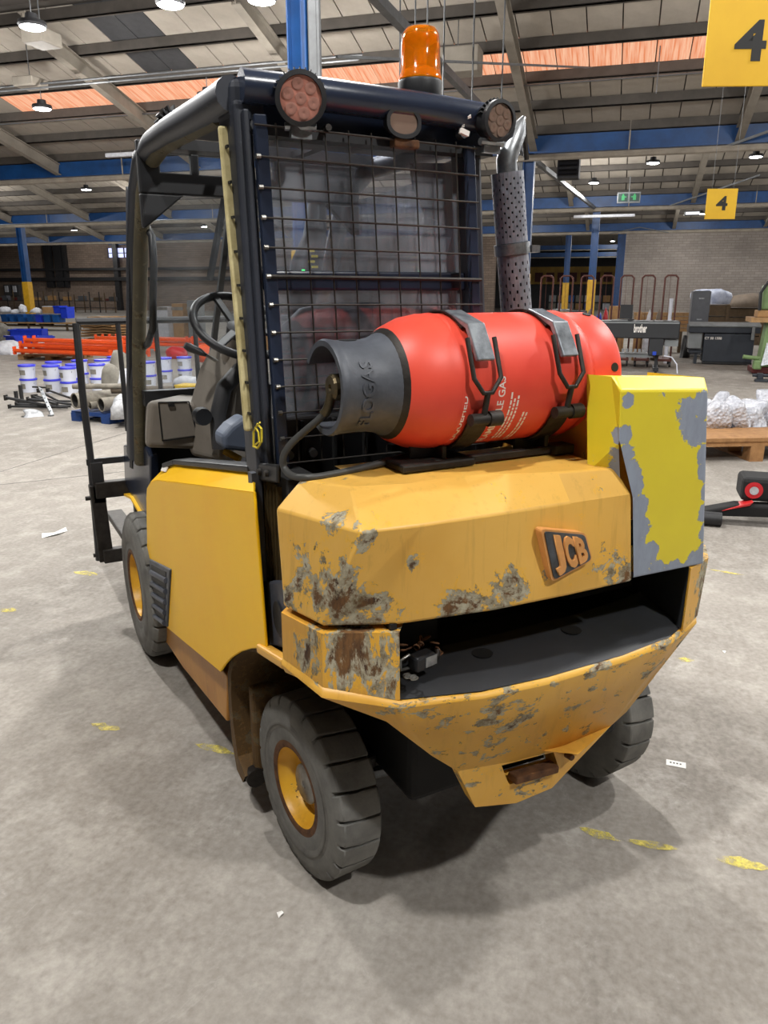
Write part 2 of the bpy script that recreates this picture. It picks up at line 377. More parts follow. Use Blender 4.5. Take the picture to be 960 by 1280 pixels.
def letters(name, body, fn, mat, parent=None, depth=.004, bold=.0, res=3, space=1.0):
    """raised lettering; fn maps (x 0..1, y 0..1, depth) to a point"""
    cu = bpy.data.curves.new('lettering', 'FONT'); cu.body = body; cu.extrude = .05; cu.offset = bold; cu.resolution_u = res
    cu.space_character = space
    ob = bpy.data.objects.new('lettering', cu); COL.objects.link(ob)
    bpy.context.view_layer.update()
    me = bpy.data.meshes.new_from_object(ob.evaluated_get(bpy.context.evaluated_depsgraph_get()))
    bpy.data.objects.remove(ob); bpy.data.curves.remove(cu)
    xs = [v.co.x for v in me.vertices]; ys = [v.co.y for v in me.vertices]
    x0, x1, y0, y1 = min(xs), max(xs), min(ys), max(ys)
    for v in me.vertices:
        v.co = fn((v.co.x-x0)/(x1-x0), (v.co.y-y0)/(y1-y0), (v.co.z+.05)/.1*depth)
    me.name = name; me.materials.clear(); me.materials.append(M[mat])
    o = bpy.data.objects.new(name, me); COL.objects.link(o)
    if parent: o.parent = parent
    return o
def quadmap(tl, tr, br, bl, nrm):
    tl, tr, br, bl, nrm = V(tl), V(tr), V(br), V(bl), V(nrm).normalized()
    return lambda x, y, d: (bl*(1-x)+br*x)*(1-y) + (tl*(1-x)+tr*x)*y + nrm*d
def lump(name, size, mat, seed, loc=(0, 0, 0), parent=None, sub=3, rough=.18, flat=True):
    """a soft heap: noisy flattened dome"""
    rnd = random.Random(seed); bm = bmesh.new(); bmesh.ops.create_icosphere(bm, subdivisions=sub, radius=1)
    ph = [V((rnd.uniform(-4, 4), rnd.uniform(-4, 4), rnd.uniform(-4, 4))) for _ in range(7)]
    for v in bm.verts:
        p = v.co.copy(); k = 1 + rough*sum(math.sin(p.dot(q)+q.x*3) for q in ph)/2.2
        p *= k
        zz = math.copysign(min(abs(p.z), 1.15)**.62, p.z)
        v.co = V((p.x*size[0]/2, p.y*size[1]/2, (max(zz, -.0) if flat else zz)*size[2]))
        v.co += V(loc)
    for f in bm.faces: f.smooth = True
    me = bpy.data.meshes.new(name); bm.to_mesh(me); bm.free(); me.materials.append(M[mat])
    o = bpy.data.objects.new(name, me); COL.objects.link(o)
    if parent: o.parent = parent
    return o
# ================================================================ THE HALL
def inhall(o): o.matrix_world = HALL; return o
def hb(): return B()
VAL = [-5.0, 7.6, 20.0, 33.0, 46.3]          # valleys of the ridged roof
ZV, SL = 5.25, .25
b = hb(); b.add([(-16, -24, 0), (90, -24, 0), (90, 56, 0), (-16, 56, 0)], [(0, 1, 2, 3)])
floor = struct(inhall(b.build('floor', 'concrete')))
for k, (p, q) in enumerate([((0, 606), (150, 590)), ((0, 590), (90, 562))]):
    a_, c_ = gnd(*p), gnd(*q); d = (c_-a_).normalized()
    j = B(); j.bar(a_ - d*3 + V((0, 0, .001)), c_ + d*9 + V((0, 0, .001)), .008, .001)
    o = j.build('floor_joint', 'tubedark'); o.parent = floor; o.matrix_parent_inverse = HALL.inverted()
# worn yellow paint marks on the floor
rnd = random.Random(3)
for k, (x0, y0, x1, y1, wd) in enumerate([(114, 905, 150, 913, .045), (244, 930, 293, 943, .04), (724, 1035, 776, 1052, .035), (778, 1050, 848, 1062, .03),
                                          (895, 1074, 962, 1086, .045), (92, 715, 122, 719, .06), (886, 712, 930, 719, .03), (845, 824, 868, 826, .04), (0, 762, 20, 764, .06)]):
    a_, c_ = gnd(x0, y0), gnd(x1, y1); d = (c_-a_).normalized(); n_ = V((-d.y, d.x, 0)); L = (c_-a_).length; m = max(6, int(L/.03))
    up, lo = [], []
    wd *= .55
    for i in range(m+1):
        e = math.sin(math.pi*min(1, max(.04, i/m)))**.8 if i not in (0, m) else .1
        up.append(a_ + d*(L*i/m) + n_*wd*e*(.5+.9*rnd.random()) + V((0, 0, .002)))
        lo.append(a_ + d*(L*i/m) - n_*wd*e*(.7+.5*rnd.random()) + V((0, 0, .002)))
    b = B(); b.rings([up, lo], False, False, False)
    o = b.build('floor_marking', 'roadpaint'); o.parent = floor; o.matrix_parent_inverse = HALL.inverted()
# --- roof
def slope(u0, z0, u1, z1, v0, v1, b):
    b.add([(u0, v0, z0), (u1, v0, z1), (u1, v1, z1), (u0, v1, z0), (u0, v0, z0+.05), (u1, v0, z1+.05), (u1, v1, z1+.05), (u0, v1, z0+.05)],
          [(0, 1, 2, 3), (4, 7, 6, 5), (0, 4, 5, 1), (2, 6, 7, 3), (0, 3, 7, 4), (1, 5, 6, 2)])
b = hb()
allv = [-5.0, 7.6, 20.0, 33.0, 46.3, 59.5, 72.8, 86.0]
prof = [(-16, 8.0)]
for i, vv in enumerate(allv):
    if i: m = (allv[i-1]+vv)/2 + .1; prof.append((m, ZV + SL*(vv-m)))
    prof.append((vv, ZV))
for (u0, z0), (u1, z1) in zip(prof, prof[1:]): slope(u0, z0+.04, u1, z1+.04, -24, 56, b)
ceiling = struct(inhall(b.build('ceiling', 'purlin')))
def child(o, p=ceiling): o.parent = p; return o
def sheet_strip(b, u0, u1, uv_, v0, v1):
    z0, z1 = ZV + SL*(uv_-u0), ZV + SL*(uv_-u1)
    b.add([(u0, v0, z0), (u1, v0, z1), (u1, v1, z1), (u0, v1, z0), (u0, v0, z0+.03), (u1, v0, z1+.03), (u1, v1, z1+.03), (u0, v1, z0+.03)],
          [(0, 1, 2, 3), (4, 7, 6, 5), (0, 4, 5, 1), (2, 6, 7, 3), (0, 3, 7, 4), (1, 5, 6, 2)])
PW = .62
def purlins(uv_): return [uv_-.15-1.16*i for i in range(6)]
# the nearest far slope: one object per sheet, sharing one mesh
pu = purlins(20.0)
b = hb(); b.add([(0, .012, 0), (1.16, .012, -.29), (1.16, PW-.012, -.29), (0, PW-.012, 0), (0, .012, .03), (1.16, .012, -.26), (1.16, PW-.012, -.26), (0, PW-.012, .03)],
                [(0, 1, 2, 3), (4, 7, 6, 5), (0, 4, 5, 1), (2, 6, 7, 3), (0, 3, 7, 4), (1, 5, 6, 2)])
p0 = b.build('ceiling_panel', 'sheet', ceiling); me_sheet = p0.data
me_light = me_sheet.copy(); me_light.materials.clear(); me_light.materials.append(M['skylight']); me_light.name = 'roof_light_panel'
me_dark = me_sheet.copy(); me_dark.materials.clear(); me_dark.materials.append(M['dim']); me_dark.name = 'dark_ceiling_panel'
first = True
for i in range(5):
    for k in range(57):
        v = -8.2 + PW*k; u = pu[i+1]
        if first: o = p0; first = False
        else: o = bpy.data.objects.new('ceiling_panel', me_sheet); COL.objects.link(o); o.parent = ceiling
        o.location = (u, v, ZV + SL*(20-u) - .005)
        if i == 2 and v < 14.7: o.data = me_light; o.name = 'roof_light_panel'
        elif i in (2, 3, 4) and 8.6 < v < 9.8 and i != 2: o.data = me_dark; o.name = 'dark_ceiling_panel'
for q, uv_ in enumerate((33.0, 46.3, 59.5, 72.8)):
    b = hb(); pq = purlins(uv_)
    v0, v1 = (-12, 45) if q == 0 else (-14, 50)
    for i in range(5):
        v = v0
        while v < v1: sheet_strip(b, pq[i+1], pq[i], uv_, v+.02, v+PW*(1+q)-.02); v += PW*(1+q)
    child(stuff(b.build('ceiling_panel', 'sheet')))
for uv_ in (20.0, 33.0, 46.3):
    for u in purlins(uv_):
        b = hb(); z = ZV + SL*(uv_-u); b.span((u-.035, -14, z-.2), (u+.035, 48, z-.01)); b.span((u-.035, -14, z-.2), (u+.10, 48, z-.185))
        child(b.build('purlin', 'purlin'))
rv = [2.4+4.45*k for k in range(-3, 10)]
for uv_ in (20.0, 33.0, 46.3):
    for v in rv:
        b = hb(); u0 = uv_-6.3; z0 = ZV+SL*6.3-.2; z1 = ZV-.22
        b.bar((u0, v, z0-.14), (uv_-.1, v, z1-.14), .03, .28)
        b.bar((u0, v, z0-.28), (uv_-.1, v, z1-.28), .17, .025); b.bar((u0, v, z0), (uv_-.1, v, z1), .17, .02)
        child(b.build('rafter', 'rafter'))
for uv_ in VAL[1:]:
    b = hb(); b.span((uv_-.05, -20, 4.72), (uv_+.05, 50, 5.24)); b.span((uv_-.12, -20, 4.70), (uv_+.12, 50, 4.74)); b.span((uv_-.12, -20, 5.2), (uv_+.12, 50, 5.24))
    child(b.build('valley_beam', 'beamblue'))
    b = hb(); b.tube([(uv_-.16, -20, 4.60), (uv_-.16, 50, 4.60)], .075, 8); child(b.build('gutter_pipe', 'pipecream'))
    for k in range(10):
        v = -4.2+4.45*k
        if uv_ > 7 and uv_ < 40:
            b = hb(); b.tube([(uv_-.17, v, 4.6), (uv_-.17, v, 5.3), (uv_-.3, v, 5.42), (uv_-.6, v, 5.9)], .018, 6); child(b.build('down_rod', 'pipecream'))
for uv_ in (33.0, 46.3):                      # daylight slit above the further beams
    b = hb(); b.span((uv_+.2, -14, 5.27), (uv_+.26, 3.4 if uv_ < 40 else 1.5, 5.33)); child(b.build('daylight_gap', 'stripglow'))
# longitudinal strut and braces under the valleys
b = hb()
for (u0, u1, v0, v1) in ((7.6, 20, 2.92, 2.55), (20, 33, 2.5, 1.5)):
    b.bar((u0, v0, 4.66), (u1, v1, 4.66), .10, .11)
child(b.build('strut', 'galv'))
for (p, q, r_) in (((9.0, 3.3, 4.1), (16.5, 1.0, 5.6), .03), ((20, 2.5, 4.5), (26, 6.5, 5.9), .03), ((20, -1.6, 4.6), (18.2, -4.5, 5.3), .05), ((33, -1.0, 4.6), (31, -4, 5.4), .05),
                   ((46, 1.2, 4.55), (46, -.3, 4.85), .04), ((46, -1.8, 4.55), (46, -.3, 4.85), .04)):
    b = hb(); b.bar(p, q, r_, r_); child(b.build('brace', 'galv'))
for (v, z0, u) in ((3.6, 4.0, 12.6), (3.15, 3.6, 11.8), (2.9, 3.4, 11.5), (2.55, 3.4, 11), (2.2, 3.6, 11.2), (2.0, 3.7, 12.4), (-.2, 5.2, 17)):
    b = hb(); b.tube([(u, v, z0), (u, v, 6.4)], .012, 6); child(b.build('drop_rod', 'galv'))
for z, v0, v1, u in ((5.75, 5, 26, 15), (5.62, 5, 26, 14.8), (5.6, -14, 20, 17.45), (4.42, 12, 45, 30)):
    b = hb(); b.tube([(u, v0, z), (u, v1, z)], .02, 6); child(b.build('conduit', 'galv'))
# --- walls
def wallbox(name, a, c, mat):
    b = hb(); b.span(a, c); return struct(inhall(b.build(name, mat)))
wr = wallbox('wall_back', (56, -24, 0), (56.4, .55, 6.6), 'brickgrey')
wl = wallbox('wall_back', (56, 9.0, 0), (56.4, 56, 6.6), 'brickbrown')
wf = wallbox('wall_far', (74, -2, 0), (74.4, 12, 6.6), 'dim')
wallbox('wall_left', (-16, 55.6, 0), (90, 56, 8), 'brickbrown')
wallbox('wall_right', (-16, -24, 0), (90, -23.6, 8), 'brickgrey')
wallbox('wall_near', (-16, -24, 0), (-15.6, 56, 8.2), 'brickgrey')
for k in range(9):
    t_ = thing('stacked_carton', 'carton pile through the opening behind the trolley frames, %s from the left' % ('ninth', 'eighth', 'seventh', 'sixth', 'fifth', 'fourth', 'third', 'second', 'first')[k], 'carton', W(70, .2+.75*k), HROT)
    for j in range(2):
        b = B(); b.span((0, -.3, .62*j), (.6, .3, .62*j+.5+.1*((k*3+j) % 3)/3)); b.build('carton', ['card', 'sackgrey', 'machinegrey', 'boxblue', 'sackwhite'][(k*2+j) % 5], t_)
b = hb(); b.span((73.7, -2, 2.1), (74, 9, 3.6)); o = b.build('fascia_board', 'fascia', wf)
for k in range(9):
    b = hb(); b.span((73.6, -.5+1.0*k, 2.3), (73.72, .2+1.0*k, 3.1)); b.build('dark_opening', 'oxide', wf)
for z in (4.15, 4.7): 
    b = hb(); b.span((66, -1, z), (66.2, 9, z+.32)); b.build('blue_rail', 'beamblue', wf)
    b = hb(); b.span((65.7, -1, z-.1), (65.8, 9, z-.04)); b.build('pale_rail', 'pipecream', wf)
# window in the left-hand back wall, pipes and dark bands on it
u, v, z = at(149, 316, 55.9)
b = hb(); b.span((55.85, v-1.3, z-.35), (55.95, v+1.0, z+.35)); win = struct(inhall(b.build('window_1', 'winglow')))
for k in range(4):
    b = hb(); b.span((55.78, v-1.3+.75*k, z-.4), (55.88, v-1.22+.75*k, z+.4)); b.build('glazing_bar', 'dim', win)
b = hb(); b.span((55.8, v-1.4, z-.05), (55.86, v+1.05, z)); b.build('glazing_bar', 'dim', win)
u, v, z = at(149, 298, 55.9)
b = hb(); b.span((55.8, v-1.3, z-.5), (55.95, v+1.0, z+.35)); b.build('blind', 'beamblue', win)
for y_, n_ in ((337, .10), (349, .14), (299, .05)):
    u, v, z = at(60, y_, 55.6); b = hb(); b.span((55.5, 24, z-n_), (55.7, 52, z+n_)); b.build('wall_pipe', 'tubedark', wl)
for px, w_ in ((57, .3), (70, .35), (78, .12), (142, .2)):
    u, v, z = at(px, 310, 55.6); b = hb(); b.span((55.6, v-w_, 1.8 if px != 142 else 0), (55.95, v+w_, 5.2)); b.build('wall_duct', 'tubedark', wl)
for px in (10, 20):
    u, v, z = at(px, 362, 55.6); b = hb(); b.span((55.5, v-.35, z-.5), (55.9, v+.35, z+.4)); o = b.build('fuse_cabinet', 'dim', wl)
    b = hb(); b.span((55.4, v-.15, z-.2), (55.55, v+.15, z+.3)); b.build('fuse_label', 'sackwhite', o)
# --- columns (blue above, yellow guard below)
def column(u, v, ht, wd, label, grey=True, guardz=2.0, sg=-1):
    c = thing('steel_column', label, 'column', W(u, v), HROT)
    b = B(); h = wd/2
    b.span((-h, -h, guardz), (h, -h*.86, ht)); b.span((-h, h*.86, guardz), (h, h, ht)); b.span((-.012, -h, guardz), (.012, h, ht)); b.build('shaft', 'beamblue', c)
    b = B(); b.span((-h-.02, -h-.02, 0), (h+.02, h+.02, guardz)); b.build('impact_guard', 'guard', c, bevel=.01)
    if grey:
        b = B(); b.span((-h+.02, sg*(h+.015), 0), (-h+.14, sg*(h+.10), ht)); b.build('service_duct', 'galv', c)
        b = B(); b.span((-h+.0, sg*(h+.11), .8), (-h+.03, sg*(h+.135), ht)); b.build('cable_tray', 'galv', c)
    b = B(); b.span((-h-.06, -h-.06, 0), (h+.06, h+.06, .02)); b.build('base_plate', 'tubedark', c)
    return c
column(7.6, 3.15, 4.7, .19, 'blue steel column with grey ducts rising behind the forklift cab')
column(20.0, 2.50, 4.7, .26, 'blue and grey column right of the perforated exhaust, behind it', True, 2.0, 1)
column(33.0, 1.42, 4.7, .28, 'blue column with yellow foot behind the brown trolley frames', False)
column(33.0, 28.7, 4.7, .30, 'blue column with yellow foot far left of the forklift', False)
column(46.3, .56, 4.7, .42, 'blue column at the left end of the grey brick wall', False, .3)
column(46.3, 3.4, 4.7, .30, 'blue column with yellow foot far back beside the exhaust', False)
# --- lamps
def high_bay(u, v, z, label, group=None, shown=True, gain=1.0):
    t_ = thing('high_bay_light', label, 'lamp', W(u, v, z), HROT, group)
    if shown:
        b = B(); b.lathe([(.0, .17), (.03, .19), (.07, .18), (.08, .09), (.16, .08), (.17, .03)], (0, 0, 0), (0, 0, 1), 20, True, True); b.build('housing', 'tubedark', t_, 40)
        b = B(); b.lathe([(-.012, .145), (-.002, .165)], (0, 0, 0), (0, 0, 1), 20, True, True); b.build('lens', 'ledglow', t_)
        b = B(); b.tube([(0, 0, .16), (0, 0, .34)], .008, 6); b.build('rod', 'galv', t_)
    ld = bpy.data.lights.new('lamp_light', 'POINT'); ld.shadow_soft_size = .13; ld.energy = gain*(LAMP_W if u < 8 else LAMP_MID if u < 20 else LAMP_FAR); ld.color = (1.0, .985, .955)
    lo = bpy.data.objects.new('lamp_light', ld); COL.objects.link(lo); lo.parent = t_; lo.location = (0, 0, -.16)
    return t_
NAMED = {(9.9, 8.0): 'bright LED lamp at the top left corner, under the roof', (14.0, 11.3): 'bright LED lamp below the left end of the orange roof light',
         (14.1, 7.72): 'bright LED lamp just above the cab roof rail', (9.9, 4.6): 'bright LED lamp at the top edge left of the near blue column',
         (25, 3.52): 'small LED lamp shining beside the exhaust pipe', (24.6, -.37): 'small LED lamp under the blue beam, between the two number signs',
         (25, 18.7): 'small LED lamp under the left blue beam'}
done_ = []
for (u, v), lb in NAMED.items(): high_bay(u, v, 5.03, lb); done_.append((u, v))
seen = []
for u in (-.1, 5.2, 9.9, 14.0, 24.8, 29.0, 37.5, 42.0, 52.0, 63.0):  # rows at the brick wall and beyond it are added to brighten the back
    for k in range(-3, 10):
        v = 1.42 + 4.45*k
        if any(abs(u-a) < .8 and abs(v-c) < 1.2 for a, c in done_): continue
        if u < 8 and k not in (-1, 0, 1): continue
        if 8 < u < 20 and v > -1 and v < 4: continue
        if u > 20 and (k + int(u)) % 2 == 0: continue
        if v > u*.95 + 4 or v < -12: continue
        if u > 60 and k not in (0, 1): continue
        z = 5.5 if u < 8 else 5.1
        d = W(u, v, z) - CAM; f_ = d.dot(_F); sx, sy = 480 + 960*d.dot(_R)/max(f_, .01), 640 - 960*d.dot(_U)/max(f_, .01)
        if f_ > 0 and 0 < sx < 960 and 0 < sy < 1280: seen.append((u, v, z, sx))
        else: high_bay(u, v, z, 'LED high-bay lamp overhead, beyond the edges of the photo', 'high-bay lamps out of the picture', True, 1.7 if (k == 1 and u < 8) else 1.0)
ROWS = {24.8: 'nearest row behind the first blue beam', 29.0: 'second row behind the first blue beam', 37.5: 'row behind the second blue beam', 42.0: 'row before the third blue beam', 52.0: 'added row by the brick wall', 63.0: 'added farthest row, through the opening', 9.9: 'nearest roof row', 14.0: 'second roof row'}
for u in sorted(set(s_[0] for s_ in seen)):
    for i, s_ in enumerate(sorted([q for q in seen if q[0] == u], key=lambda q: q[3])):
        high_bay(s_[0], s_[1], s_[2], 'LED high-bay lamp, %s from the left in the %s' % (('first', 'second', 'third', 'fourth', 'fifth', 'sixth', 'seventh', 'eighth', 'ninth', 'tenth')[i], ROWS[u]))
# hanging office-type light panels far off
for k, (px, py, uu) in enumerate([(24, 276, 45), (61, 275, 45), (93, 275, 45), (157, 273, 45), (675, 383-156, 0)][:4]):
    u, v, z = at(px, py, uu); t_ = thing('light_panel', 'flat white light panel hung before the far left beam, number %s from the left' % ('one', 'two', 'three', 'four')[k], 'lamp', W(u, v, z), HROT)
    b = B(); b.box((0, 0, 0), (.5, .9, .08)); b.build('panel_housing', 'galv', t_); b = B(); b.box((0, 0, -.05), (.46, .86, .03)); b.build('diffuser', 'tubeglow', t_)
for (px, py, uu, lb) in ((865, 267, 31, 'flat white light panel hung under the blue beam left of the small number sign'), (876, 227, 36, 'small white light panel high above the small number sign'),
                         (680, 255, 36, 'white light panel left of the green exit sign')):
    u, v, z = at(px, py, uu); t_ = thing('light_panel', lb, 'lamp', W(u, v, z), HROT)
    b = B(); b.box((0, 0, 0), (.5, .5, .10)); b.build('panel_housing', 'galv', t_); b = B(); b.box((-.26, 0, -.01), (.03, .44, .08)); b.build('diffuser', 'tubeglow', t_)
# louvre heaters
for (px, py, uu, sz, lb) in ((711, 211, 22, (.5, .55, .5), 'dark unit heater hung beside the exhaust'), (52, 48, 12.2, (.5, .42, .22), 'grey box unit heater by the top left lamp'),
                             (38, 104, 15, (.5, .5, .18), 'grey box hung above the orange roof light at left'), (572, 78, 15.5, (.5, .85, .42), 'grey heater box hung behind the amber beacon')):
    u, v, z = at(px, py, uu); t_ = thing('unit_heater', lb, 'heater', W(u, v, z), HROT)
    b = B(); b.box((0, 0, 0), sz); b.build('casing', 'dim' if uu == 22 else 'rafter', t_, bevel=.02)
    for k in range(4 if uu == 22 else 0):
        b = B(); b.box((-sz[0]/2-.01, 0, -sz[2]*.35+sz[2]*.22*k), (.03, sz[1]*.8, sz[2]*.08), ry=.5); b.build('louvre', 'tubedark', t_)
    b = B(); b.tube([(0, 0, sz[2]/2), (0, 0, 1.0)], .01, 6); b.build('hanger', 'galv', t_)
for (px, py, uu, L, lb) in ((160, 193, 18.6, 1.3, 'white fluorescent batten above the blue beam left of the cab'), (755, 270, 31.5, 2.2, 'white fluorescent batten under the blue beam behind the exhaust')):
    u, v, z = at(px, py, uu); t_ = thing('batten_light', lb, 'lamp', W(u, v, z), HROT)
    b = B(); b.box((0, 0, 0), (.12, L, .10)); b.build('casing', 'sackwhite', t_, bevel=.02)
# --- hanging number signs
def number_sign(px, py, uu, wd, ht, tilt, label):
    u, v, z = at(px, py, uu); t_ = thing('hanging_sign', label, 'sign', W(u, v, z), -YAW - R(4) + tilt)
    b = B(); b.box((0, 0, 0), (wd, .012, ht)); b.build('board', 'signyellow', t_, bevel=.004)
    h = ht*.5
    letters('numeral', '4', quadmap((-wd*.17, -.0065, h*.52), (wd*.20, -.0065, h*.52), (wd*.20, -.0065, -h*.42), (-wd*.17, -.0065, -h*.42), (0, -1, 0)), 'ink', t_, .002, .03)
    for sx in (-.35, .35):
        b = B(); b.tube([(wd*sx, 0, ht/2), (wd*sx, 0, ht/2+1.6)], .003, 5); b.build('hanging_wire', 'galv', t_)
number_sign(936, 54, 5.0, .45, .415, R(2), 'large yellow hanging sign with a black 4 at the top right')
number_sign(901.5, 255, 14.0, .47, .45, 0, 'small yellow hanging sign with a black 4 further back')
u, v, z = at(786, 247, 30); t_ = thing('exit_sign', 'green exit sign hung below the blue beams', 'sign', W(u, v, z), HROT)
b = B(); b.box((0, 0, 0), (.06, .78, .36)); b.build('frame', 'galv', t_, bevel=.01)
for sy in (-.19, .19):
    b = B(); b.box((-.035, sy, 0), (.01, .32, .26)); o = b.build('face', 'exitdark', t_)
    b = B(); b.box((-.042, sy, -.01), (.006, .10, .15)); b.box((-.042, sy, .09), (.006, .05, .05)); b.box((-.042, sy+.08*(1 if sy < 0 else -1), .02), (.006, .06, .03)); b.build('pictogram', 'exitgreen', o)
b = B(); b.tube([(0, 0, .18), (0, 0, .7)], .01, 5); b.build('hanger', 'galv', t_)
# ================================================================ THE FORKLIFT
fk = thing('forklift', 'scuffed yellow forklift truck with a red gas cylinder on its back, seen from behind', 'forklift', (0, 0, 0))
def P(x, y, ax, val): return on(x, y, ax, val)
def part(b, name, mat, parent=None, **k): return b.build(name, mat, parent or fk, **k)
# --- wheels
def wheel(pos, r, wd, rimr, steer, side, nlug):
    """axle along local x, outer face towards side*x"""
    xf = Matrix.Translation(V(pos)) @ Matrix.Rotation(steer, 4, 'Z')
    s = side; h = wd/2; ri = r-.017
    prof = [(-h*s*.92, rimr), (-h*s, rimr+.012), (-h*s, rimr+.04), (-h*s*1.0, ri-.028), (-h*s*.93, ri-.008), (-h*s*.80, ri), (h*s*.80, ri), (h*s*.93, ri-.008), (h*s, ri-.028), (h*s, rimr+.04), (h*s, rimr+.012), (h*s*.9, rimr)]
    b = B(xf); b.lathe(prof, (0, 0, 0), (1, 0, 0), 64)
    for row in (1,):                          # full-width lugs
        for k in range(nlug):
            a0 = 2*math.pi*k/nlug; da = 2*math.pi/nlug*.89
            x0, x1 = row*.006, row*h*.90
            vs = []
            for (xx, rr, sk) in ((-h*.9, ri-.05, 0), (-h*1.005, ri-.042, 0), (-h*.90, r-.012, 0), (-h*.78, r, 0), (-h*.1, r, .05), (h*.1, r, .09), (h*.78, r, .12), (h*.90, r-.012, .12), (h*1.005, ri-.042, .12), (h*.9, ri-.05, .12)):
                for q in range(4):
                    a = a0 + da*q/3 + sk*(.5)
                    vs.append((xx, rr*math.cos(a), rr*math.sin(a)))
            fs = []
            for i in range(9):
                for q in range(3): fs.append((i*4+q, i*4+q+1, i*4+q+5, i*4+q+4))
            fs += [tuple(i*4 for i in range(10)), tuple(i*4+3 for i in range(9, -1, -1))]
            b.add(vs, fs)
    ty = part(b, 'tyre', 'rubber', smooth=35, bevel=.003, seg=1)
    b = B(xf); b.lathe([(s*h*1.004, rimr+.045), (s*(h*1.0+.004), rimr+.062), (s*(h+.004), ri-.06), (s*h*1.0, ri-.045)], (0, 0, 0), (1, 0, 0), 64); b.build('sidewall', 'rubberface', ty, 40)
    b = B(xf); b.lathe([(s*h*.80, rimr+.004), (s*h*.98, rimr+.010), (s*h*1.0, rimr-.002), (s*h*.94, rimr-.012)], (0, 0, 0), (1, 0, 0), 56); b.build('rim_ring', 'rust', ty, 40)
    b = B(xf); b.lathe([(s*h*.94, rimr-.010), (s*h*.7, rimr-.014), (s*h*.55, rimr-.026), (s*h*.18, rimr-.036), (s*h*.08, rimr-.06), (s*h*.05, .03), (s*h*.05, .001)], (0, 0, 0), (1, 0, 0), 48); b.build('rim', 'rim', ty, 40)
    b = B(xf); b.lathe([(s*h*.05, .060), (s*h*.5, .058), (s*h*.56, .052), (s*h*.56, .012), (s*h*.52, .010), (s*h*.52, .0005)], (0, 0, 0), (1, 0, 0), 24); b.build('hub', 'steel', ty, 40)
    for k in range(6):
        a = k*math.pi/3; b = B(xf); b.lathe([(s*h*.05, .011), (s*h*.18, .011), (s*h*.2, .008), (s*h*.2, .0005)], (0, math.cos(a)*.076, math.sin(a)*.076), (1, 0, 0), 6); b.build('wheel_nut', 'iron', ty)
    return ty
ST = R(5)
wheel((-.4985, .09, .262), .262, .14, .128, ST, -1, 21)
wheel((.4995, .09, .262), .262, .14, .128, ST, 1, 21)
wheel((-.565, 1.716, .331), .331, .25, .155, 0, -1, 22)
wheel((.50, 1.716, .331), .331, .25, .155, 0, 1, 22)
# --- underframe
b = B(); b.span((-.34, -.18, .30), (.40, 1.9, .72)); part(b, 'underframe', 'matte', bevel=.02)
b = B(); b.tube([(-.42, .10, .27), (.42, .10, .27)], .045, 12); b.box((0, .10, .27), (.34, .14, .13)); part(b, 'steer_axle', 'iron', smooth=40)
b = B(); b.tube([(-.40, .0, .30), (.1, -.03, .27)], .017, 8); part(b, 'steer_ram', 'zinc', smooth=40)
b = B(); b.box((-.38, .05, .27), (.07, .1, .16)); part(b, 'kingpin_yoke', 'iron', bevel=.01)
b = B(); b.box((.38, .05, .27), (.07, .1, .16)); part(b, 'kingpin_yoke', 'iron', bevel=.01)
b = B(); b.tube([(-.45, 1.716, .33), (.45, 1.716, .33)], .09, 12); part(b, 'drive_axle', 'matte', smooth=40)
# --- left side panel
X = -.66
def px(pts, x=X): return [P(a, c, 'x', x) for a, c in pts]
arch = [(275, 840), (281, 831), (288, 823), (300, 815), (313, 811), (332, 810)]
main = px([(316.7, 615), (252, 606.5), (196, 600), (188, 602.5), (183.5, 610), (182.7, 622), (184, 697), (213, 713), (209, 785)] + arch)
b = B(); b.prism(main, (.008, 0, 0))
p_ = part(b, 'side_panel', 'panel', bevel=.003, seg=2)
top = [P(316.7, 588, 'x', -.615), P(252, 581.5, 'x', -.615), P(221, 578.5, 'x', -.615), P(207, 583, 'x', -.625)]
edge = px([(316.7, 615), (252, 606.5), (196, 600), (188, 602.5)])
b = B(); b.rings([top, edge], False, False, False); b.build('panel_shoulder', 'panel', p_, solid=.006)
b = B()
for k in range(3): b.bar(top[k] + V((.02, 0, .004)), top[k+1] + V((.02, 0, .004)), .07, .018)
part(b, 'panel_top_trim', 'black', bevel=.005)
c_ = P(209, 583, 'x', -.628)
b = B(); b.bar(c_ + V((-.006, -.03, .0)), c_ + V((-.006, .05, -.012)), .03, .004, up=(-1, 0, .6)); b.build('white_sticker', 'white', p_)
# louvred vent at the front lower corner
lv = px([(186, 699), (212, 712), (208, 784), (193, 773)], -.668)
b = B(); b.prism(lv, (.06, 0, 0)); vent = part(b, 'step_vent', 'slate', bevel=.006)
for k in range(5):
    f0, f1 = (k+.35)/5.4, (k+.80)/5.4
    l0, r0 = lv[0].lerp(lv[3], f0), lv[1].lerp(lv[2], f0); l1, r1 = lv[0].lerp(lv[3], f1), lv[1].lerp(lv[2], f1)
    q = [l0.lerp(r0, .12), l0.lerp(r0, .86), l1.lerp(r1, .86), l1.lerp(r1, .12)]
    b = B(); b.prism([p - V((.002, 0, 0)) for p in q], (.004, 0, 0)); b.build('vent_slot', 'ink', vent)
    f2 = (k+1.08)/5.4; a_, c_ = lv[0].lerp(lv[3], f2), lv[1].lerp(lv[2], f2)
    b = B(); b.tube([a_.lerp(c_, .10) - V((.002, 0, 0)), a_.lerp(c_, .90) - V((.002, 0, 0))], .011, 8); b.build('vent_rib', 'slate', vent, 50)
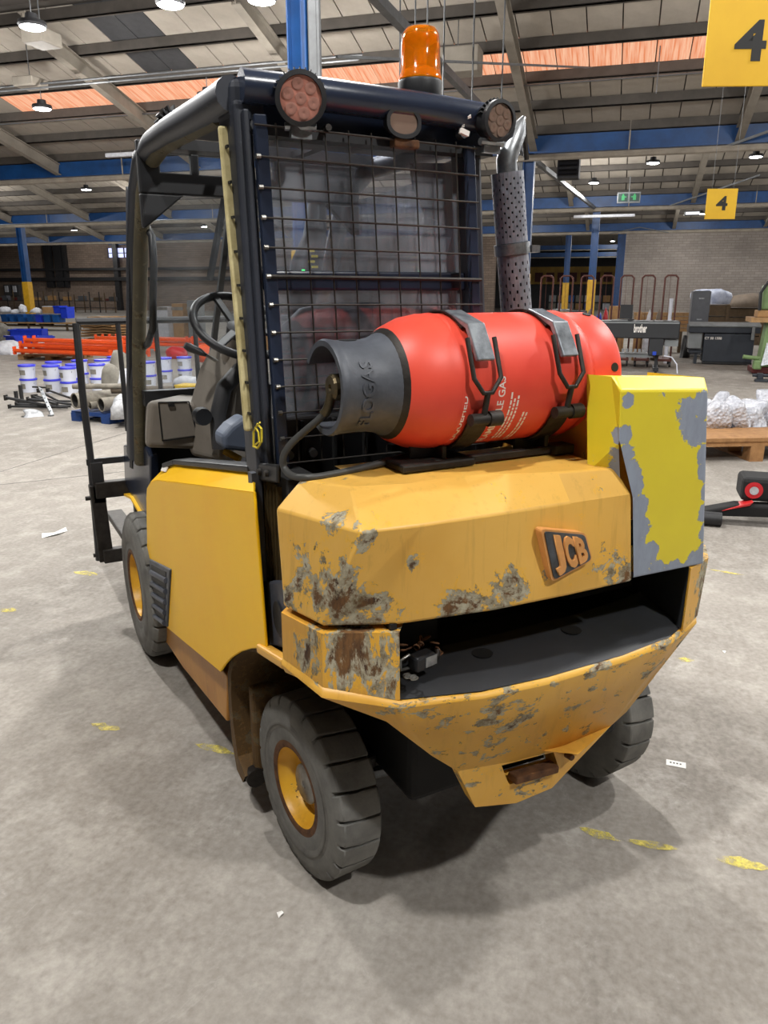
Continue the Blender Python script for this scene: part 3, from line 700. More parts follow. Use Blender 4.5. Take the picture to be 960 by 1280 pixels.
# sill below the panel and the rear wheel arch
b = B(); b.prism(px([(196, 770), (199, 790), (228, 834), (262, 876), (283, 902), (284, 846), (270, 828), (235, 790)], -.625), (.10, 0, 0)); part(b, 'sill', 'sill', bevel=.006)
b = B(); b.prism(px([(193, 782), (212, 786), (218, 806), (206, 812), (195, 806)], -.60), (.06, 0, 0)); sk = part(b, 'step_bracket', 'sill', bevel=.005)
b = B(); q = P(205, 806, 'x', -.604); b.lathe([(0, .025), (.012, .025)], q + V((-.006, 0, 0)), (1, 0, 0), 16, True, True); b.build('pin', 'iron', sk)
yz = [(.36, .13), (.42, .14), (.455, .22), (.47, .34), (.46, .46), (.40, .575), (.30, .655), (.18, .70), (.04, .735), (-.12, .76)]
inn = [(.33, .17), (.40, .20), (.43, .30), (.435, .40), (.42, .48), (.365, .56), (.28, .62), (.17, .665), (.04, .70), (-.12, .73)]
b = B(); b.rings([[(-.635, y, z) for y, z in yz], [(-.34, y, z) for y, z in yz], [(-.34, y, z) for y, z in inn], [(-.635, y, z) for y, z in inn], [(-.635, y, z) for y, z in yz]], False, False, False)
ar = part(b, 'wheel_arch', 'dirty', smooth=30)
b = B(); b.span((-.60, .33, .12), (-.35, .37, .46)); b.build('arch_flap', 'dirty', ar, bevel=.01)
b = B(); b.lathe([(0, .032), (.03, .032)], (-.60, .325, .155), (0, 1, 0), 18, True, True); b.build('arch_pin', 'iron', ar)
b = B(); b.bar((-.655, .05, .735), (-.655, -.14, .775), .03, .025); b.build('arch_lip', 'corner', ar, bevel=.006)
# dark grille strip between panel and counterweight
b = B(); b.span((-.60, -.04, .70), (-.52, .16, 1.19)); gr = part(b, 'side_grille', 'matte')
for k in range(5):
    b = B(); b.span((-.612, .005+.024*k, .90), (-.598, .013+.024*k, 1.165)); b.build('grille_slat', 'grille', gr)
b = B(); b.prism(px([(333, 727), (356, 727), (359, 812), (336, 806)], -.632), (.06, 0, 0)); st = part(b, 'side_step', 'slate', bevel=.006)
q = P(348, 772, 'x', -.634); b = B(); b.lathe([(-.002, .034), (-.001, .001)], q, (1, 0, 0), 20); o = b.build('step_hole', 'ink', st)
for v in o.data.vertices: v.co.z = q.z + (v.co.z-q.z)*1.25
b = B(); b.bar(P(318, 590, 'x', -.63), P(326, 725, 'x', -.63), .03, .025, up=(1, 0, 0)); part(b, 'grille_edge', 'slate')
b = B(); b.prism(px([(317, 578), (346, 581), (346, 604), (322, 601)], -.625), (.012, 0, 0)); br = part(b, 'pillar_foot', 'black', bevel=.005)
for q in ((324, 590), (333, 592)):
    p0 = P(*q, 'x', -.628); b = B(); b.lathe([(-.006, .008), (.004, .009)], p0, (1, 0, 0), 12, True, True); b.build('bolt', 'iron', br)

# --- counterweight, upper block
bot = [(-.45, -.06, .935), (-.62, -.10, .93), (-.666, -.155, .93), (-.63, -.296, .93), (-.48, -.365, .93), (-.25, -.40, .93), (-.05, -.41, .93), (.15, -.412, .93)]
mid = [(-.45, -.05, 1.145), (-.62, -.08, 1.148), (-.66, -.115, 1.148), (-.575, -.37, 1.152), (-.44, -.379, 1.15), (-.285, -.385, 1.15), (-.05, -.394, 1.15), (.135, -.40, 1.15)]
tp1 = [(-.45, -.05, 1.20), (-.585, -.09, 1.205), (-.602, -.13, 1.213), (-.535, -.245, 1.213), (-.41, -.275, 1.213), (-.26, -.27, 1.213), (-.05, -.345, 1.213), (.10, -.375, 1.213)]
tp2 = [(-.45, -.06, 1.205), (-.47, -.08, 1.208), (-.49, -.10, 1.218), (-.45, -.15, 1.218), (-.36, -.16, 1.218), (-.22, -.16, 1.218), (-.05, -.16, 1.218), (.10, -.16, 1.218)]
tp3 = [(p[0], -.05, 1.215) for p in tp2]
low = [(-.45, -.06, .92), (-.61, -.10, .92), (-.645, -.15, .92), (-.61, -.27, .92), (-.47, -.345, .92), (-.25, -.38, .92), (-.05, -.39, .92), (.15, -.392, .92)]
b = B(); b.rings([low, bot, mid, tp1, tp2], False, False, False)
n = len(bot); 
b.add(tp2 + tp3, [(i, i+1, n+i+1, n+i) for i in range(n-1)])
e = [low[-1], bot[-1], mid[-1], tp1[-1], tp2[-1], (.10, -.05, 1.215), (.15, -.05, .92)]
b.add(e, [tuple(range(7))])
b.add([(-.45, -.06, .92), (.15, -.05, .92), (.15, -.392, .92), (-.05, -.39, .92), (-.25, -.38, .92), (-.47, -.345, .92), (-.61, -.27, .92), (-.645, -.15, .92), (-.61, -.10, .92)], [tuple(range(9))])
cw = part(b, 'counterweight', 'cw', smooth=16, bevel=.006, seg=2)
# badge
def q4(pts, y): return [P(a, c, 'y', y) for a, c in pts]
def inset(q, k):
    c = sum(q, V((0, 0, 0)))/len(q); return [p.lerp(c, k) for p in q]
def rounded(q, r=.18, n=4):
    out = []
    for i in range(len(q)):
        a, p, c = q[i-1], q[i], q[(i+1) % len(q)]
        s0 = p + (a-p).normalized()*min(r, (a-p).length*.4); s1 = p + (c-p).normalized()*min(r, (c-p).length*.4)
        out += [s0*(1-t)**2 + p*(2*t*(1-t)) + s1*t*t for t in [k/n for k in range(n+1)]]
    return out
bq = q4([(676, 661), (732, 666), (741, 700), (690, 728)], -.420)
b = B(); b.prism(rounded(bq, .014), (0, .022, 0)); bd = b.build('badge', 'orange', cw)
b2 = [p + V((0, -.0035, 0)) for p in inset(bq, .10)]
b = B(); b.prism(rounded(b2, .010), (0, .006, 0)); part(b, 'badge_plate', 'badge', cw)
lt = inset(b2, .13)
for k, ch in enumerate('JCB'):
    f0, f1 = k/3+.02, (k+1)/3-.03
    tl, tr = lt[0].lerp(lt[1], f0), lt[0].lerp(lt[1], f1); bl, br_ = lt[3].lerp(lt[2], f0), lt[3].lerp(lt[2], f1)
    letters('badge_letter', ch, quadmap(tl, tr, br_, bl, (0, -1, 0)), 'orange', cw, .006, .045)
# --- lower block with the tow pocket
lt_ = [(-.50, -.08, .915), (-.63, -.11, .915), (-.672, -.155, .915), (-.636, -.302, .915), (-.487, -.375, .915)]
lm_ = [(-.50, -.08, .80), (-.63, -.11, .80), (-.672, -.155, .80), (-.638, -.306, .79), (-.49, -.385, .757)]
b = B(); b.rings([lt_, lm_], False, False, False); b.rings([lt_, [(p[0]*.9, min(p[1]+.06, .10), .915) for p in lt_]], False, False, False)
b.add([lt_[-1], lm_[-1], (-.488, -.10, .757), (-.488, -.10, .915)], [(0, 1, 2, 3)])
bl_ = part(b, 'bumper_corner', 'corner', smooth=20)
rt = [(.36, -.412, .925), (.47, -.375, .925), (.56, -.29, .92), (.60, -.12, .92), (.60, .10, .92)]
rm = [(.352, -.415, .75), (.46, -.37, .755), (.535, -.29, .76), (.58, -.12, .77), (.58, .10, .77)]
b = B(); b.rings([rt, rm], False, False, False); b.add(rt + [(.44, .10, .92), (.43, -.10, .922)], [tuple(range(7))]); b.add(rm + [(.44, .10, .77), (.43, -.10, .755)], [tuple(range(7))])
b.add([rt[0], rm[0], V(rm[0])+V((.02, .05, 0)), V(rt[0])+V((.02, .05, 0))], [(0, 1, 2, 3)])
part(b, 'bumper_corner', 'corner', smooth=20)
# skirt: lip ring then sloping plate down to the keel
lip0 = [(-.63, -.11, .80), (-.672, -.152, .80), (-.639, -.306, .79), (-.492, -.386, .757), (-.30, -.425, .746), (-.12, -.440, .745), (.12, -.440, .745), (.30, -.425, .748), (.45, -.375, .752), (.535, -.29, .76), (.58, -.12, .77), (.58, .10, .77)]
lip1 = [(-.63, -.11, .785), (-.677, -.154, .785), (-.643, -.309, .768), (-.497, -.390, .742), (-.30, -.429, .733), (-.12, -.444, .730), (.12, -.444, .730), (.30, -.429, .733), (.45, -.378, .738), (.535, -.292, .745), (.58, -.12, .75), (.58, .10, .75)]
# bottom edge of the plate, following the upswept sides
def Y(x, y, v): return P(x, y, 'y', v)
bt = [V((-.62, -.11, .762)), V((-.667, -.153, .762)), Y(423, 870, -.30), Y(483, 902, -.355), Y(540, 945, -.38), Y(572, 964, -.385), Y(640, 952, -.39), Y(705, 936, -.385), Y(764, 907, -.375), Y(783, 890, -.37), Y(818, 846, -.34), V((.535, -.12, .74))]
b = B(); b.rings([lip0, lip1, bt], False, False, False)
sk = part(b, 'bumper_skirt', 'bumper', smooth=24, solid=.035)
kb = [Y(572, 964, -.385), Y(640, 952, -.39), Y(705, 936, -.385), Y(764, 907, -.375)]
kt = [Y(594, 1009, -.375), Y(645, 1004, -.38), Y(690, 985, -.378), Y(706, 968, -.375)]
# keel with a tow slot
slot = [Y(627, 957, -.388), Y(692, 940, -.386), Y(699, 962, -.384), Y(636, 981, -.386)]
b = B()
L0, L1, R1, R0 = kb[0], kt[0], kt[3], kb[3]
vs = [kb[0], kb[1], kb[2], kb[3], kt[3], kt[2], kt[1], kt[0], slot[0], slot[1], slot[2], slot[3]]
b.add(vs, [(0, 1, 8), (1, 2, 9, 8), (2, 3, 9), (3, 4, 10, 9), (4, 5, 10), (5, 6, 11, 10), (6, 7, 11), (7, 0, 8, 11)])
kl = part(b, 'keel', 'bumper', solid=.05)
b = B(); b.bar(slot[3].lerp(slot[0], .25) + V((.015, .0, 0)), slot[2].lerp(slot[1], .25) + V((-.01, .0, 0)), .035, .02); b.build('tow_bar', 'rust', kl, bevel=.004)
b = B(); b.prism([p + V((0, .06, 0)) for p in slot], (0, .02, 0)); b.build('slot_back', 'matte', kl)
q = P(712, 945, 'y', -.40); b = B(); b.lathe([(-.01, .008), (.01, .010)], q, (0, 1, 0), 12, True, True); b.build('bolt', 'rust', kl)
# pocket interior: dark ledge, back wall, sides
lf = [(-.487, -.380, .757), (-.30, -.420, .748), (-.12, -.435, .745), (.12, -.435, .745), (.30, -.420, .748), (.40, -.385, .752)]
l1 = [(-.487, -.350, .772), (-.30, -.385, .768), (-.12, -.40, .765), (.12, -.40, .765), (.30, -.38, .768), (.40, -.35, .772)]
l2 = [(-.487, -.22, .785), (-.30, -.24, .78), (-.12, -.245, .778), (.12, -.245, .778), (.30, -.23, .78), (.42, -.21, .782)]
l3 = [(-.487, -.20, .77), (-.30, -.22, .74), (-.12, -.225, .74), (.12, -.225, .74), (.30, -.21, .74), (.42, -.19, .74)]
l4 = [(-.487, -.02, .74), (-.30, -.02, .73), (-.12, -.02, .73), (.12, -.02, .73), (.30, -.02, .73), (.44, -.02, .73)]
b = B(); b.rings([lf, l1, l2, l3, l4], False, False, False); pk = part(b, 'pocket_ledge', 'ledge', smooth=50)
for x_, y_ in ((-.22, -.31), (.06, -.31)):
    b = B(); b.lathe([(0, .026), (.0015, .026)], (x_, y_, .7745), (0, 0, 1), 20, True, True); b.build('pin_hole', 'ink', pk)
b = B(); b.span((-.49, -.06, .70), (.57, -.02, 1.15)); b.build('pocket_back', 'matte', pk)
b = B(); b.span((-.50, -.36, .76), (-.485, -.02, .93)); b.build('pocket_side', 'matte', pk)
b = B(); b.prism([(.36, -.405, .925), (.352, -.408, .755), (.43, -.10, .755), (.44, -.10, .94)], (.02, .02, 0)); b.build('pocket_side', 'ledge', pk)
b = B(); b.span((-.40, -.2, .78), (-.28, -.06, .93)); b.build('pocket_rib', 'matte', pk)
b = B(); b.span((.34, -.22, .69), (.572, .02, .748)); b.build('pocket_floor', 'matte', pk)
# --- boom end box on the right, yellow over grey
bx0, bx1 = .125, .405
b = B()
front = [(.06, -.36, 1.44), (.06, -.36, 1.30), (.045, -.36, 1.27), (.14, -.40, 1.15), (.155, -.412, .93), (.392, -.425, .93), (.405, -.42, 1.40), (.398, -.415, 1.415), (.075, -.405, 1.415)]
fr_ = [(.062, -.405, 1.405), (.066, -.405, 1.27), (.13, -.405, 1.15), (.152, -.405, .925), (.392, -.42, .925), (.372, -.42, 1.402)]
fr_ = [P(775, 487, 'y', -.405), P(773, 545, 'y', -.405), P(791, 622, 'y', -.405), P(792, 723, 'y', -.405), P(880, 705, 'y', -.405), P(885, 487, 'y', -.405)]
bk = [p + V((0, .12, 0)) for p in fr_]; tb = [P(768, 471, 'y', -.36), P(882, 472, 'y', -.36)]
b.add(fr_, [(0, 1, 2, 3, 4, 5)])
tl, tr = tb
tl2, tr2 = tl + V((-.002, .10, -.005)), tr + V((.0, .10, -.005))
b.add([fr_[0], fr_[5], tr, tl, tl2, tr2], [(0, 1, 2, 3), (3, 2, 5, 4)])
b.add([fr_[5], fr_[4], fr_[4] + V((.005, .22, .0)), tr2 + V((.01, .10, 0)), tr], [(0, 1, 2, 3, 4)])
lft = [fr_[0], tl, tl2, tl2 + V((-.0, .0, -.28)), fr_[1] + V((-.0, .03, -.0))]
ln = V((-.012, .19, -.004))
b.add([fr_[0], tl, tl + ln*.45, fr_[1] + ln*.45 + V((0, 0, -.10)), fr_[2] + V((-.01, .03, .0)), fr_[1]], [(0, 1, 2, 3, 4, 5)])
b.add([fr_[3], fr_[4], fr_[4] + V((0, .2, 0)), fr_[3] + V((0, .2, 0))], [(0, 1, 2, 3)])
part(b, 'boom_end_cover', 'box', bevel=.006)
b = B(); b.rings([[(.13, -.25, 1.02), (.38, -.25, 1.02), (.38, -.25, 1.38), (.13, -.25, 1.38)], [(.17, 1.7, .62), (.40, 1.7, .62), (.40, 1.7, .88), (.17, 1.7, .88)]]); part(b, 'boom', 'sill', bevel=.01)
b = B(); b.rings([[(.15, -.2, .80), (.38, -.2, .80), (.38, -.2, 1.05), (.15, -.2, 1.05)], [(.15, .9, .6), (.40, .9, .6), (.40, .9, .95), (.15, .9, .95)]]); part(b, 'boom_mount', 'matte')
# --- engine deck and cab rear lower panel
b = B(); b.span((-.56, .12, .72), (.14, .40, 1.19)); part(b, 'engine_bay', 'matte')
b = B(); b.span((-.565, .13, 1.13), (.12, .17, 1.31)); lp = part(b, 'rear_lower_panel', 'black', bevel=.008)
for k in range(7):
    b = B(); b.span((-.50+.09*k, .115, 1.15), (-.492+.09*k, .132, 1.30)); b.build('panel_rib', 'matte', lp)
for x_ in (-.535, -.47):
    b = B(); b.lathe([(-.012, .011), (.005, .013)], (x_, .122, 1.215), (0, 1, 0), 14, True, True); b.build('bolt', 'zinc', lp, 40)

# --- cab frame
XF = -.62
# left rear pillar: side face, rear face, ribs, cream seal
yr = .13
pt, pb = P(283, 128, 'x', -.615), P(319, 580, 'x', -.615)
def col4(x0, x1, y0, y1, zt, zb, dx=0, dy=0):
    return [[(x0+dx, y0+dy, zt), (x1+dx, y0+dy, zt), (x1+dx, y1+dy, zt), (x0+dx, y1+dy, zt)], [(x0, y0, zb), (x1, y0, zb), (x1, y1, zb), (x0, y1, zb)]]
b = B(); b.rings([[(-.642, .10, 2.02), (-.60, .10, 2.02), (-.60, .22, 2.02), (-.642, .22, 2.02)], [(-.627, .095, 1.17), (-.580, .095, 1.17), (-.580, .19, 1.17), (-.627, .19, 1.17)]]); pl = part(b, 'rear_pillar', 'cabframe', bevel=.01, seg=3)
b = B(); b.bar((-.618, .098, 2.0), (-.602, .09, 1.2), .014, .022, up=(0, 1, 0)); b.build('pillar_rib', 'cabframe', pl, bevel=.004)
b = B(); b.bar((-.640, .165, 1.975), (-.628, .125, 1.285), .016, .04, up=(1, 0, 0)); b.build('door_seal', 'cream', pl, bevel=.006)
for k in range(9):
    b = B(); z = 1.33 + .075*k; b.box((-.628 - .012*(z-1.285)/.69 - .0085, .108 + .04*(z-1.285)/.69, z), (.004, .018, .006)); b.build('seal_nick', 'ink', pl)
mk = [P(x, y, 'x', -.634) for x, y in ((317, 558), (317, 540), (322, 530), (327, 536), (327, 552), (322, 560))]
b = B(); b.tube([p + V((0, .0, 0)) for p in mk] + [mk[0] + V((0, .004, 0))], .0028, 6); b.build('yellow_scribble', 'yellowpaintpen', pl)
b = B(); b.tube([P(x, y, 'x', -.635) for x, y in ((319, 556), (324, 552), (323, 540), (319, 534), (325, 528))], .0022, 6); b.build('yellow_scribble', 'yellowpaintpen', pl)
# front pillar, bent into the roof rail
fp = [P(x, y, 'x', -.635) for x, y in ((170, 572), (167, 430), (169, 300), (172, 235), (178, 200), (192, 178), (215, 162), (262, 135), (290, 117))]
b = B(); b.tube(fp, [.030]*3 + [.032, .034, .036, .037, .038, .038], 12); part(b, 'roof_side_rail', 'cabframe', smooth=50)
b = B(); b.tube([p + V((.012, -.034, -.018)) for p in fp[:-1]], .027, 10); part(b, 'rail_lining', 'muck', smooth=50)
b = B(); b.bar(fp[0] + V((-.0, .05, 0)), fp[3] + V((-.0, .05, 0)), .05, .05); part(b, 'front_pillar', 'cabframe')
# header and rear top panel
h0, h1 = P(301, 107, 'y', .10), P(604, 147, 'y', .10)
b = B(); b.tube([h0, h0.lerp(h1, .3) + V((0, -.012, 0)), h0.lerp(h1, .7) + V((0, -.012, 0)), h1 + V((.01, .01, 0))], .036, 16); hd = part(b, 'roof_header', 'header', smooth=50)
b = B(); b.prism([V((h0.x+.015, .135, h0.z-.0)), V((h1.x+.03, .135, h1.z)), V((h1.x+.03, .135, 1.955)), V((h0.x+.015, .135, 1.955))], (0, .03, 0)); part(b, 'rear_top_panel', 'header')
b = B(); b.bar((h0.x+.01, .12, 1.962), (h1.x+.03, .12, 1.962), .05, .02); part(b, 'top_ledge', 'black')
b = B(); b.box((h0.x+.02, .17, h0.z-.025), (.08, .12, .09)); part(b, 'roof_corner', 'cabframe', bevel=.02, seg=3)
b = B(); b.tube([P(400, 166, 'y', .11), P(411, 159, 'y', .06)], .008, 8); part(b, 'header_stud', 'iron')
for (x, y) in ((317, 157), (577, 168)):
    q = P(x, y, 'y', .10); b = B(); b.lathe([(-.012, .011), (.01, .012)], q, (0, 1, 0), 14, True, True); part(b, 'bolt', 'zinc', smooth=40)
q = [P(578, 158, 'y', .085), P(580, 148, 'y', .075), P(588, 145, 'y', .07)]
b = B(); b.tube(q, .006, 6); b.bar(P(575, 163, 'y', .07), P(585, 168, 'y', .07), .012, .012); part(b, 'cable_tie', 'white')
# roof: slab with a slot near the front, right side rail, right pillars
zr = 2.055
b = B(); b.span((-.60, .16, zr-.02), (.10, .70, zr+.01)); part(b, 'roof_plate', 'black')
b = B(); b.span((-.60, .88, zr-.02), (.10, .96, zr+.01)); part(b, 'roof_plate', 'black')
for x_ in (-.42, -.2): 
    b = B(); b.span((x_, .70, zr-.02), (x_+.03, .95, zr)); part(b, 'roof_bar', 'black')
b = B(); b.tube([(.10, .12, 2.03), (.12, .95, 2.03), (.12, 1.15, 1.95), (.12, 1.45, 1.45), (.12, 1.72, .95)], .034, 10); part(b, 'roof_side_rail', 'cabframe', smooth=50)
b = B(); b.rings([[(-.02, .12, 1.97), (.03, .12, 1.97), (.03, .20, 1.97), (-.02, .20, 1.97)], [(.04, .12, 1.2), (.09, .12, 1.2), (.09, .2, 1.2), (.04, .2, 1.2)]]); part(b, 'rear_pillar', 'cabframe', bevel=.01)
b = B(); b.prism([(.03, .2, 1.97), (.09, .2, 1.25), (.10, .62, 1.25), (.085, .48, 1.97)], (.02, 0, 0)); part(b, 'right_quarter_panel', 'header')
b = B(); b.prism([(.03, .21, 1.95), (-.13, .21, 1.94), (-.12, .21, 1.88), (-.08, .21, 1.81), (.03, .21, 1.78)], (0, .012, 0)); part(b, 'corner_gusset', 'header')
# front frame: plate with two glazed openings, windscreen
def onf(x, y, yy=1.0): return P(x, y, 'y', yy)
yy = 1.0
zt_, zm, zb_ = 2.03, 1.965, 1.80
b = B()
b.span((-.67, yy, 2.04), (.11, yy+.03, 2.075))
xs = [-.66, -.575, -.425, -.375, -.235, -.175, -.06, .0, .11]
w0 = [onf(199, 190, yy), onf(242, 190, yy), onf(235, 218, yy), onf(200, 215, yy)]
w1 = [onf(248, 192, yy), onf(283, 194, yy), onf(283, 222, yy), onf(246, 219, yy)]
za, zc = w0[3].z - .0, w0[0].z + .0
xa = [w0[0].x, w0[1].x-.01, w1[0].x, w1[0].x + (w0[1].x-w0[0].x)]
xb = [xa[3]+.05, xa[3]+.05+(xa[1]-xa[0])]
edges = [-.67, xa[0], xa[1], xa[2], xa[3], xb[0], xb[1], .11]
for i in range(0, 8, 2): b.span((edges[i], yy, za-.01), (edges[i+1], yy+.03, 2.045))
b.span((-.67, yy, za-.065), (.11, yy+.03, za))
b.prism([(-.67, yy, za-.066), (-.53, yy, za-.066), (-.66, yy, za-.17), (-.67, yy, za-.17)], (0, .03, 0))
b.prism([(.11, yy, za-.07), (-.02, yy, za-.07), (.09, yy, za-.17), (.11, yy, za-.17)], (0, .03, 0))
ft = part(b, 'front_top_frame', 'black', bevel=.012)
for i in (1, 3, 5):
    b = B(); b.span((edges[i]-.005, yy+.01, za-.005), (edges[i+1]+.005, yy+.016, 2.045)); b.build('top_light_pane', 'glassfront', ft)
b = B(); b.prism([(-.62, yy+.02, za-.06), (.10, yy+.02, za-.06), (.10, 1.50, 1.20), (-.62, 1.50, 1.20)], (0, .006, .002)); part(b, 'windscreen', 'glassfront')
b = B(); b.bar((-.36, yy+.03, za-.05), (-.36, 1.5, 1.2), .02, .02); part(b, 'screen_bar', 'galv')
b = B(); b.bar((-.62, 1.50, 1.20), (.1, 1.50, 1.20), .05, .06); part(b, 'scuttle', 'black')
b = B(); b.bar(onf(262, 350, 1.3), onf(284, 230, 1.2), .018, .018); part(b, 'wiper_arm', 'black')
b = B(); b.prism([(.108, .62, 1.25), (.108, 1.48, 1.2), (.108, 1.12, 1.93), (.10, .5, 1.95)], (.005, 0, 0)); part(b, 'side_window', 'glassfront')
# instrument pod on the right front pillar
b = B(); b.tube([(-.03, 1.05, 1.97), (-.05, 1.05, 1.80), (-.10, 1.02, 1.70), (-.11, 1.05, 1.55), (-.13, 1.15, 1.3)], [.03, .045, .06, .05, .03], 10); pod = part(b, 'instrument_pod', 'black', smooth=50)
for k in range(5):
    b = B(); b.box((-.105+.012*(k % 2), .955, 1.68+.018*k), (.022, .01, .008)); b.build('indicator', 'yellowpaintpen', pod)
b = B(); b.box((-.135, .96, 1.685), (.008, .01, .008)); b.build('green_indicator', 'greenled', pod)
# grab handle
gh = [P(x, y, 'x', -.60) for x, y in ((181, 278), (190, 296), (192, 330), (191, 410), (185, 430), (172, 438))]
b = B(); b.tube(gh, .0135, 10); part(b, 'grab_handle', 'black', smooth=60)
# rear window, frame and mesh guard
b = B(); b.span((-.56, .158, 1.31), (.03, .164, 1.955)); part(b, 'rear_window', 'glassrear')
b = B(); b.span((-.575, .145, 1.618), (.05, .172, 1.665)); part(b, 'window_crossbar', 'header', bevel=.006)
gd = B(); gd.bar((-.590, .085, 1.99), (-.563, .085, 1.16), .03, .02, up=(0, 1, 0)); gp = part(gd, 'mesh_guard', 'header', bevel=.003)
gd = B(); gd.bar((-.035, .085, 1.97), (.03, .085, 1.2), .026, .02, up=(0, 1, 0)); gd.build('guard_upright', 'header', gp, bevel=.003)
zs = [1.967 - .0635*k for k in range(13)]
for z in zs:
    y = .085; r_ = .0026 if abs(z-1.65) > .02 else .005; xl = -.595 + (1.967-z)*.05; xr = -.03 + (1.967-z)*.085
    b = B(); b.tube([(xl-.012, y-.014, z), (xr+.01, y-.014, z-.004)], r_, 6); b.build('wire', 'iron', gp)
    if z < 1.94:
        b = B(); b.lathe([(0, .0055), (.010, .0055)], (xl-.014, y-.014, z), (1, 0, 0), 8, True, True); b.build('wire_end', 'steel', gp)
for k in range(9):
    x = -.555 + .0595*k; b = B(); b.tube([(x, .078, 1.975), (x+.032+.003*k, .078, 1.2)], .0022, 6); b.build('wire', 'iron', gp)
# --- inside the cab
b = B(); b.span((-.60, .42, .70), (.10, 1.80, .80)); part(b, 'cab_floor', 'matte')
b = B(); b.span((.09, .3, .72), (.115, 1.75, 1.24)); part(b, 'cab_side_lining', 'matte')
b = B(); b.span((-.60, 1.62, .72), (.10, 1.66, 1.18)); part(b, 'front_bulkhead', 'matte')
YB = 1.28
q0 = P(181, 500, 'y', YB); q1 = P(262, 505, 'y', YB); q2 = P(250, 562, 'y', YB); q3 = P(181, 560, 'y', YB)
b = B(); b.rings([[q0 + V((.015, 0, 0)), q1, q2, q3], [q0 + V((.06, .30, -.05)), q1 + V((.03, .3, .02)), q2 + V((.02, .3, -.02)), q3 + V((.06, .3, -.02))]])
bxo = part(b, 'glove_box', 'console', bevel=.022, seg=4)
ld = [P(x, y, 'y', YB-.008) for x, y in ((198, 503), (236, 502), (247, 545), (203, 551))]
b = B(); b.prism(rounded(ld, .015), (0, .012, 0)); b.build('glove_box_lid', 'console', bxo, bevel=.004)
for i in range(4):
    b = B(); b.bar(ld[i] + V((0, -.001, 0)), ld[(i+1) % 4] + V((0, -.001, 0)), .004, .004); b.build('lid_gap', 'ink', bxo)
b = B(); b.box(P(214, 506, 'y', YB-.012), (.022, .01, .012)); b.build('catch', 'ink', bxo)
# steering column console
cs = [[P(x, y, 'y', v) for x, y in pts] for v, pts in ((1.02, [(250, 555), (258, 500), (268, 440), (312, 440), (318, 560)]), (1.22, [(246, 545), (252, 500), (266, 436), (300, 430), (300, 550)]))]
cs = [[V((-.45, 1.02, 1.00)), V((-.44, 1.02, 1.16)), V((-.415, 1.0, 1.30)), V((-.385, .98, 1.415)), V((-.29, .98, 1.43)), V((-.25, .98, 1.0))],
      [V((-.50, 1.34, .98)), V((-.48, 1.34, 1.2)), V((-.44, 1.30, 1.34)), V((-.40, 1.22, 1.44)), V((-.28, 1.22, 1.45)), V((-.22, 1.34, .98))]]
b = B(); b.rings(cs); co = part(b, 'steering_console', 'console', bevel=.03, seg=4)
b = B(); b.lathe([(-.03, .03), (.0, .033), (.03, .028)], P(252, 520, 'y', 1.0), (0, 1, 0), 14, True, True); b.build('black_knob', 'black', co, 40)
b = B(); b.tube([P(x, y, 'y', 1.0) for x, y in ((275, 560), (272, 520), (280, 485), (300, 462), (325, 458))], .03, 10); part(b, 'seat_surround', 'seat', smooth=50)
b = B(); b.prism([P(x, y, 'y', .62) for x, y in ((280, 562), (278, 545), (290, 532), (308, 520), (330, 545), (330, 568))], (.0, .10, 0)); am = part(b, 'armrest', 'bluegrey', bevel=.015, seg=3)
q = P(305, 548, 'y', .68); b = B(); b.bar(q, V((-.24, .62, .98)), .04, .03); b.build('armrest_post', 'seat', am)
b = B(); b.tube([P(281, 564, 'y', .7), P(300, 574, 'y', .66)], .012, 8); part(b, 'yellow_hose', 'guard', smooth=50)
# steering wheel
wc = V((-.375, .98, 1.50)); nrm = V((.10, -.62, .78)).normalized(); e1 = nrm.cross(V((0, 0, 1))).normalized(); e2 = e1.cross(nrm)
rw = .158
b = B(); b.tube([wc + e1*math.cos(a)*rw + e2*math.sin(a)*rw for a in [2*math.pi*k/40 for k in range(41)]], .0145, 10, False); sw = part(b, 'steering_wheel', 'black', smooth=60)
b = B(); b.lathe([(-.02, .035), (.012, .04), (.018, .02), (.018, .001)], wc - nrm*.02, nrm, 18, True); b.build('horn_boss', 'black', sw, 40)
for a in (R(80), R(200), R(320)):
    b = B(); b.bar(wc - nrm*.015, wc + (e1*math.cos(a) + e2*math.sin(a))*rw, .028, .012, up=nrm); b.build('spoke', 'black', sw, bevel=.004)
b = B(); b.tube([wc - nrm*.03, wc - nrm*.15], .03, 12); b.build('steering_shaft', 'console', sw, 40)
b = B(); b.tube([P(231, 431, 'y', 1.08), P(236, 434, 'y', 1.08), P(250, 440, 'y', 1.06), P(258, 444, 'y', 1.04)], [.011, .016, .013, .006], 10); lv_ = part(b, 'direction_lever', 'black', smooth=60)
b = B(); b.tube([P(258, 444, 'y', 1.04), P(272, 452, 'y', 1.03)], .006, 8); b.build('lever_rod', 'steel', lv_)
# seat
b = B(); b.box((-.24, .70, .98), (.46, .48, .14)); part(b, 'seat_base', 'seat', bevel=.05, seg=4)
rs = []
for z, wd, dp, yo in ((1.02, .40, .12, .45), (1.2, .47, .13, .41), (1.4, .48, .12, .37), (1.52, .44, .10, .345), (1.57, .33, .07, .34), (1.585, .18, .03, .34)):
    rs.append([V((-.24 + wd/2*math.copysign(abs(math.cos(a))**.6, math.cos(a)), yo + dp/2*math.copysign(abs(math.sin(a))**.7, math.sin(a)), z)) for a in [2*math.pi*k/20 for k in range(20)]])
b = B(); b.rings(rs); part(b, 'seat_backrest', 'seat', smooth=60)
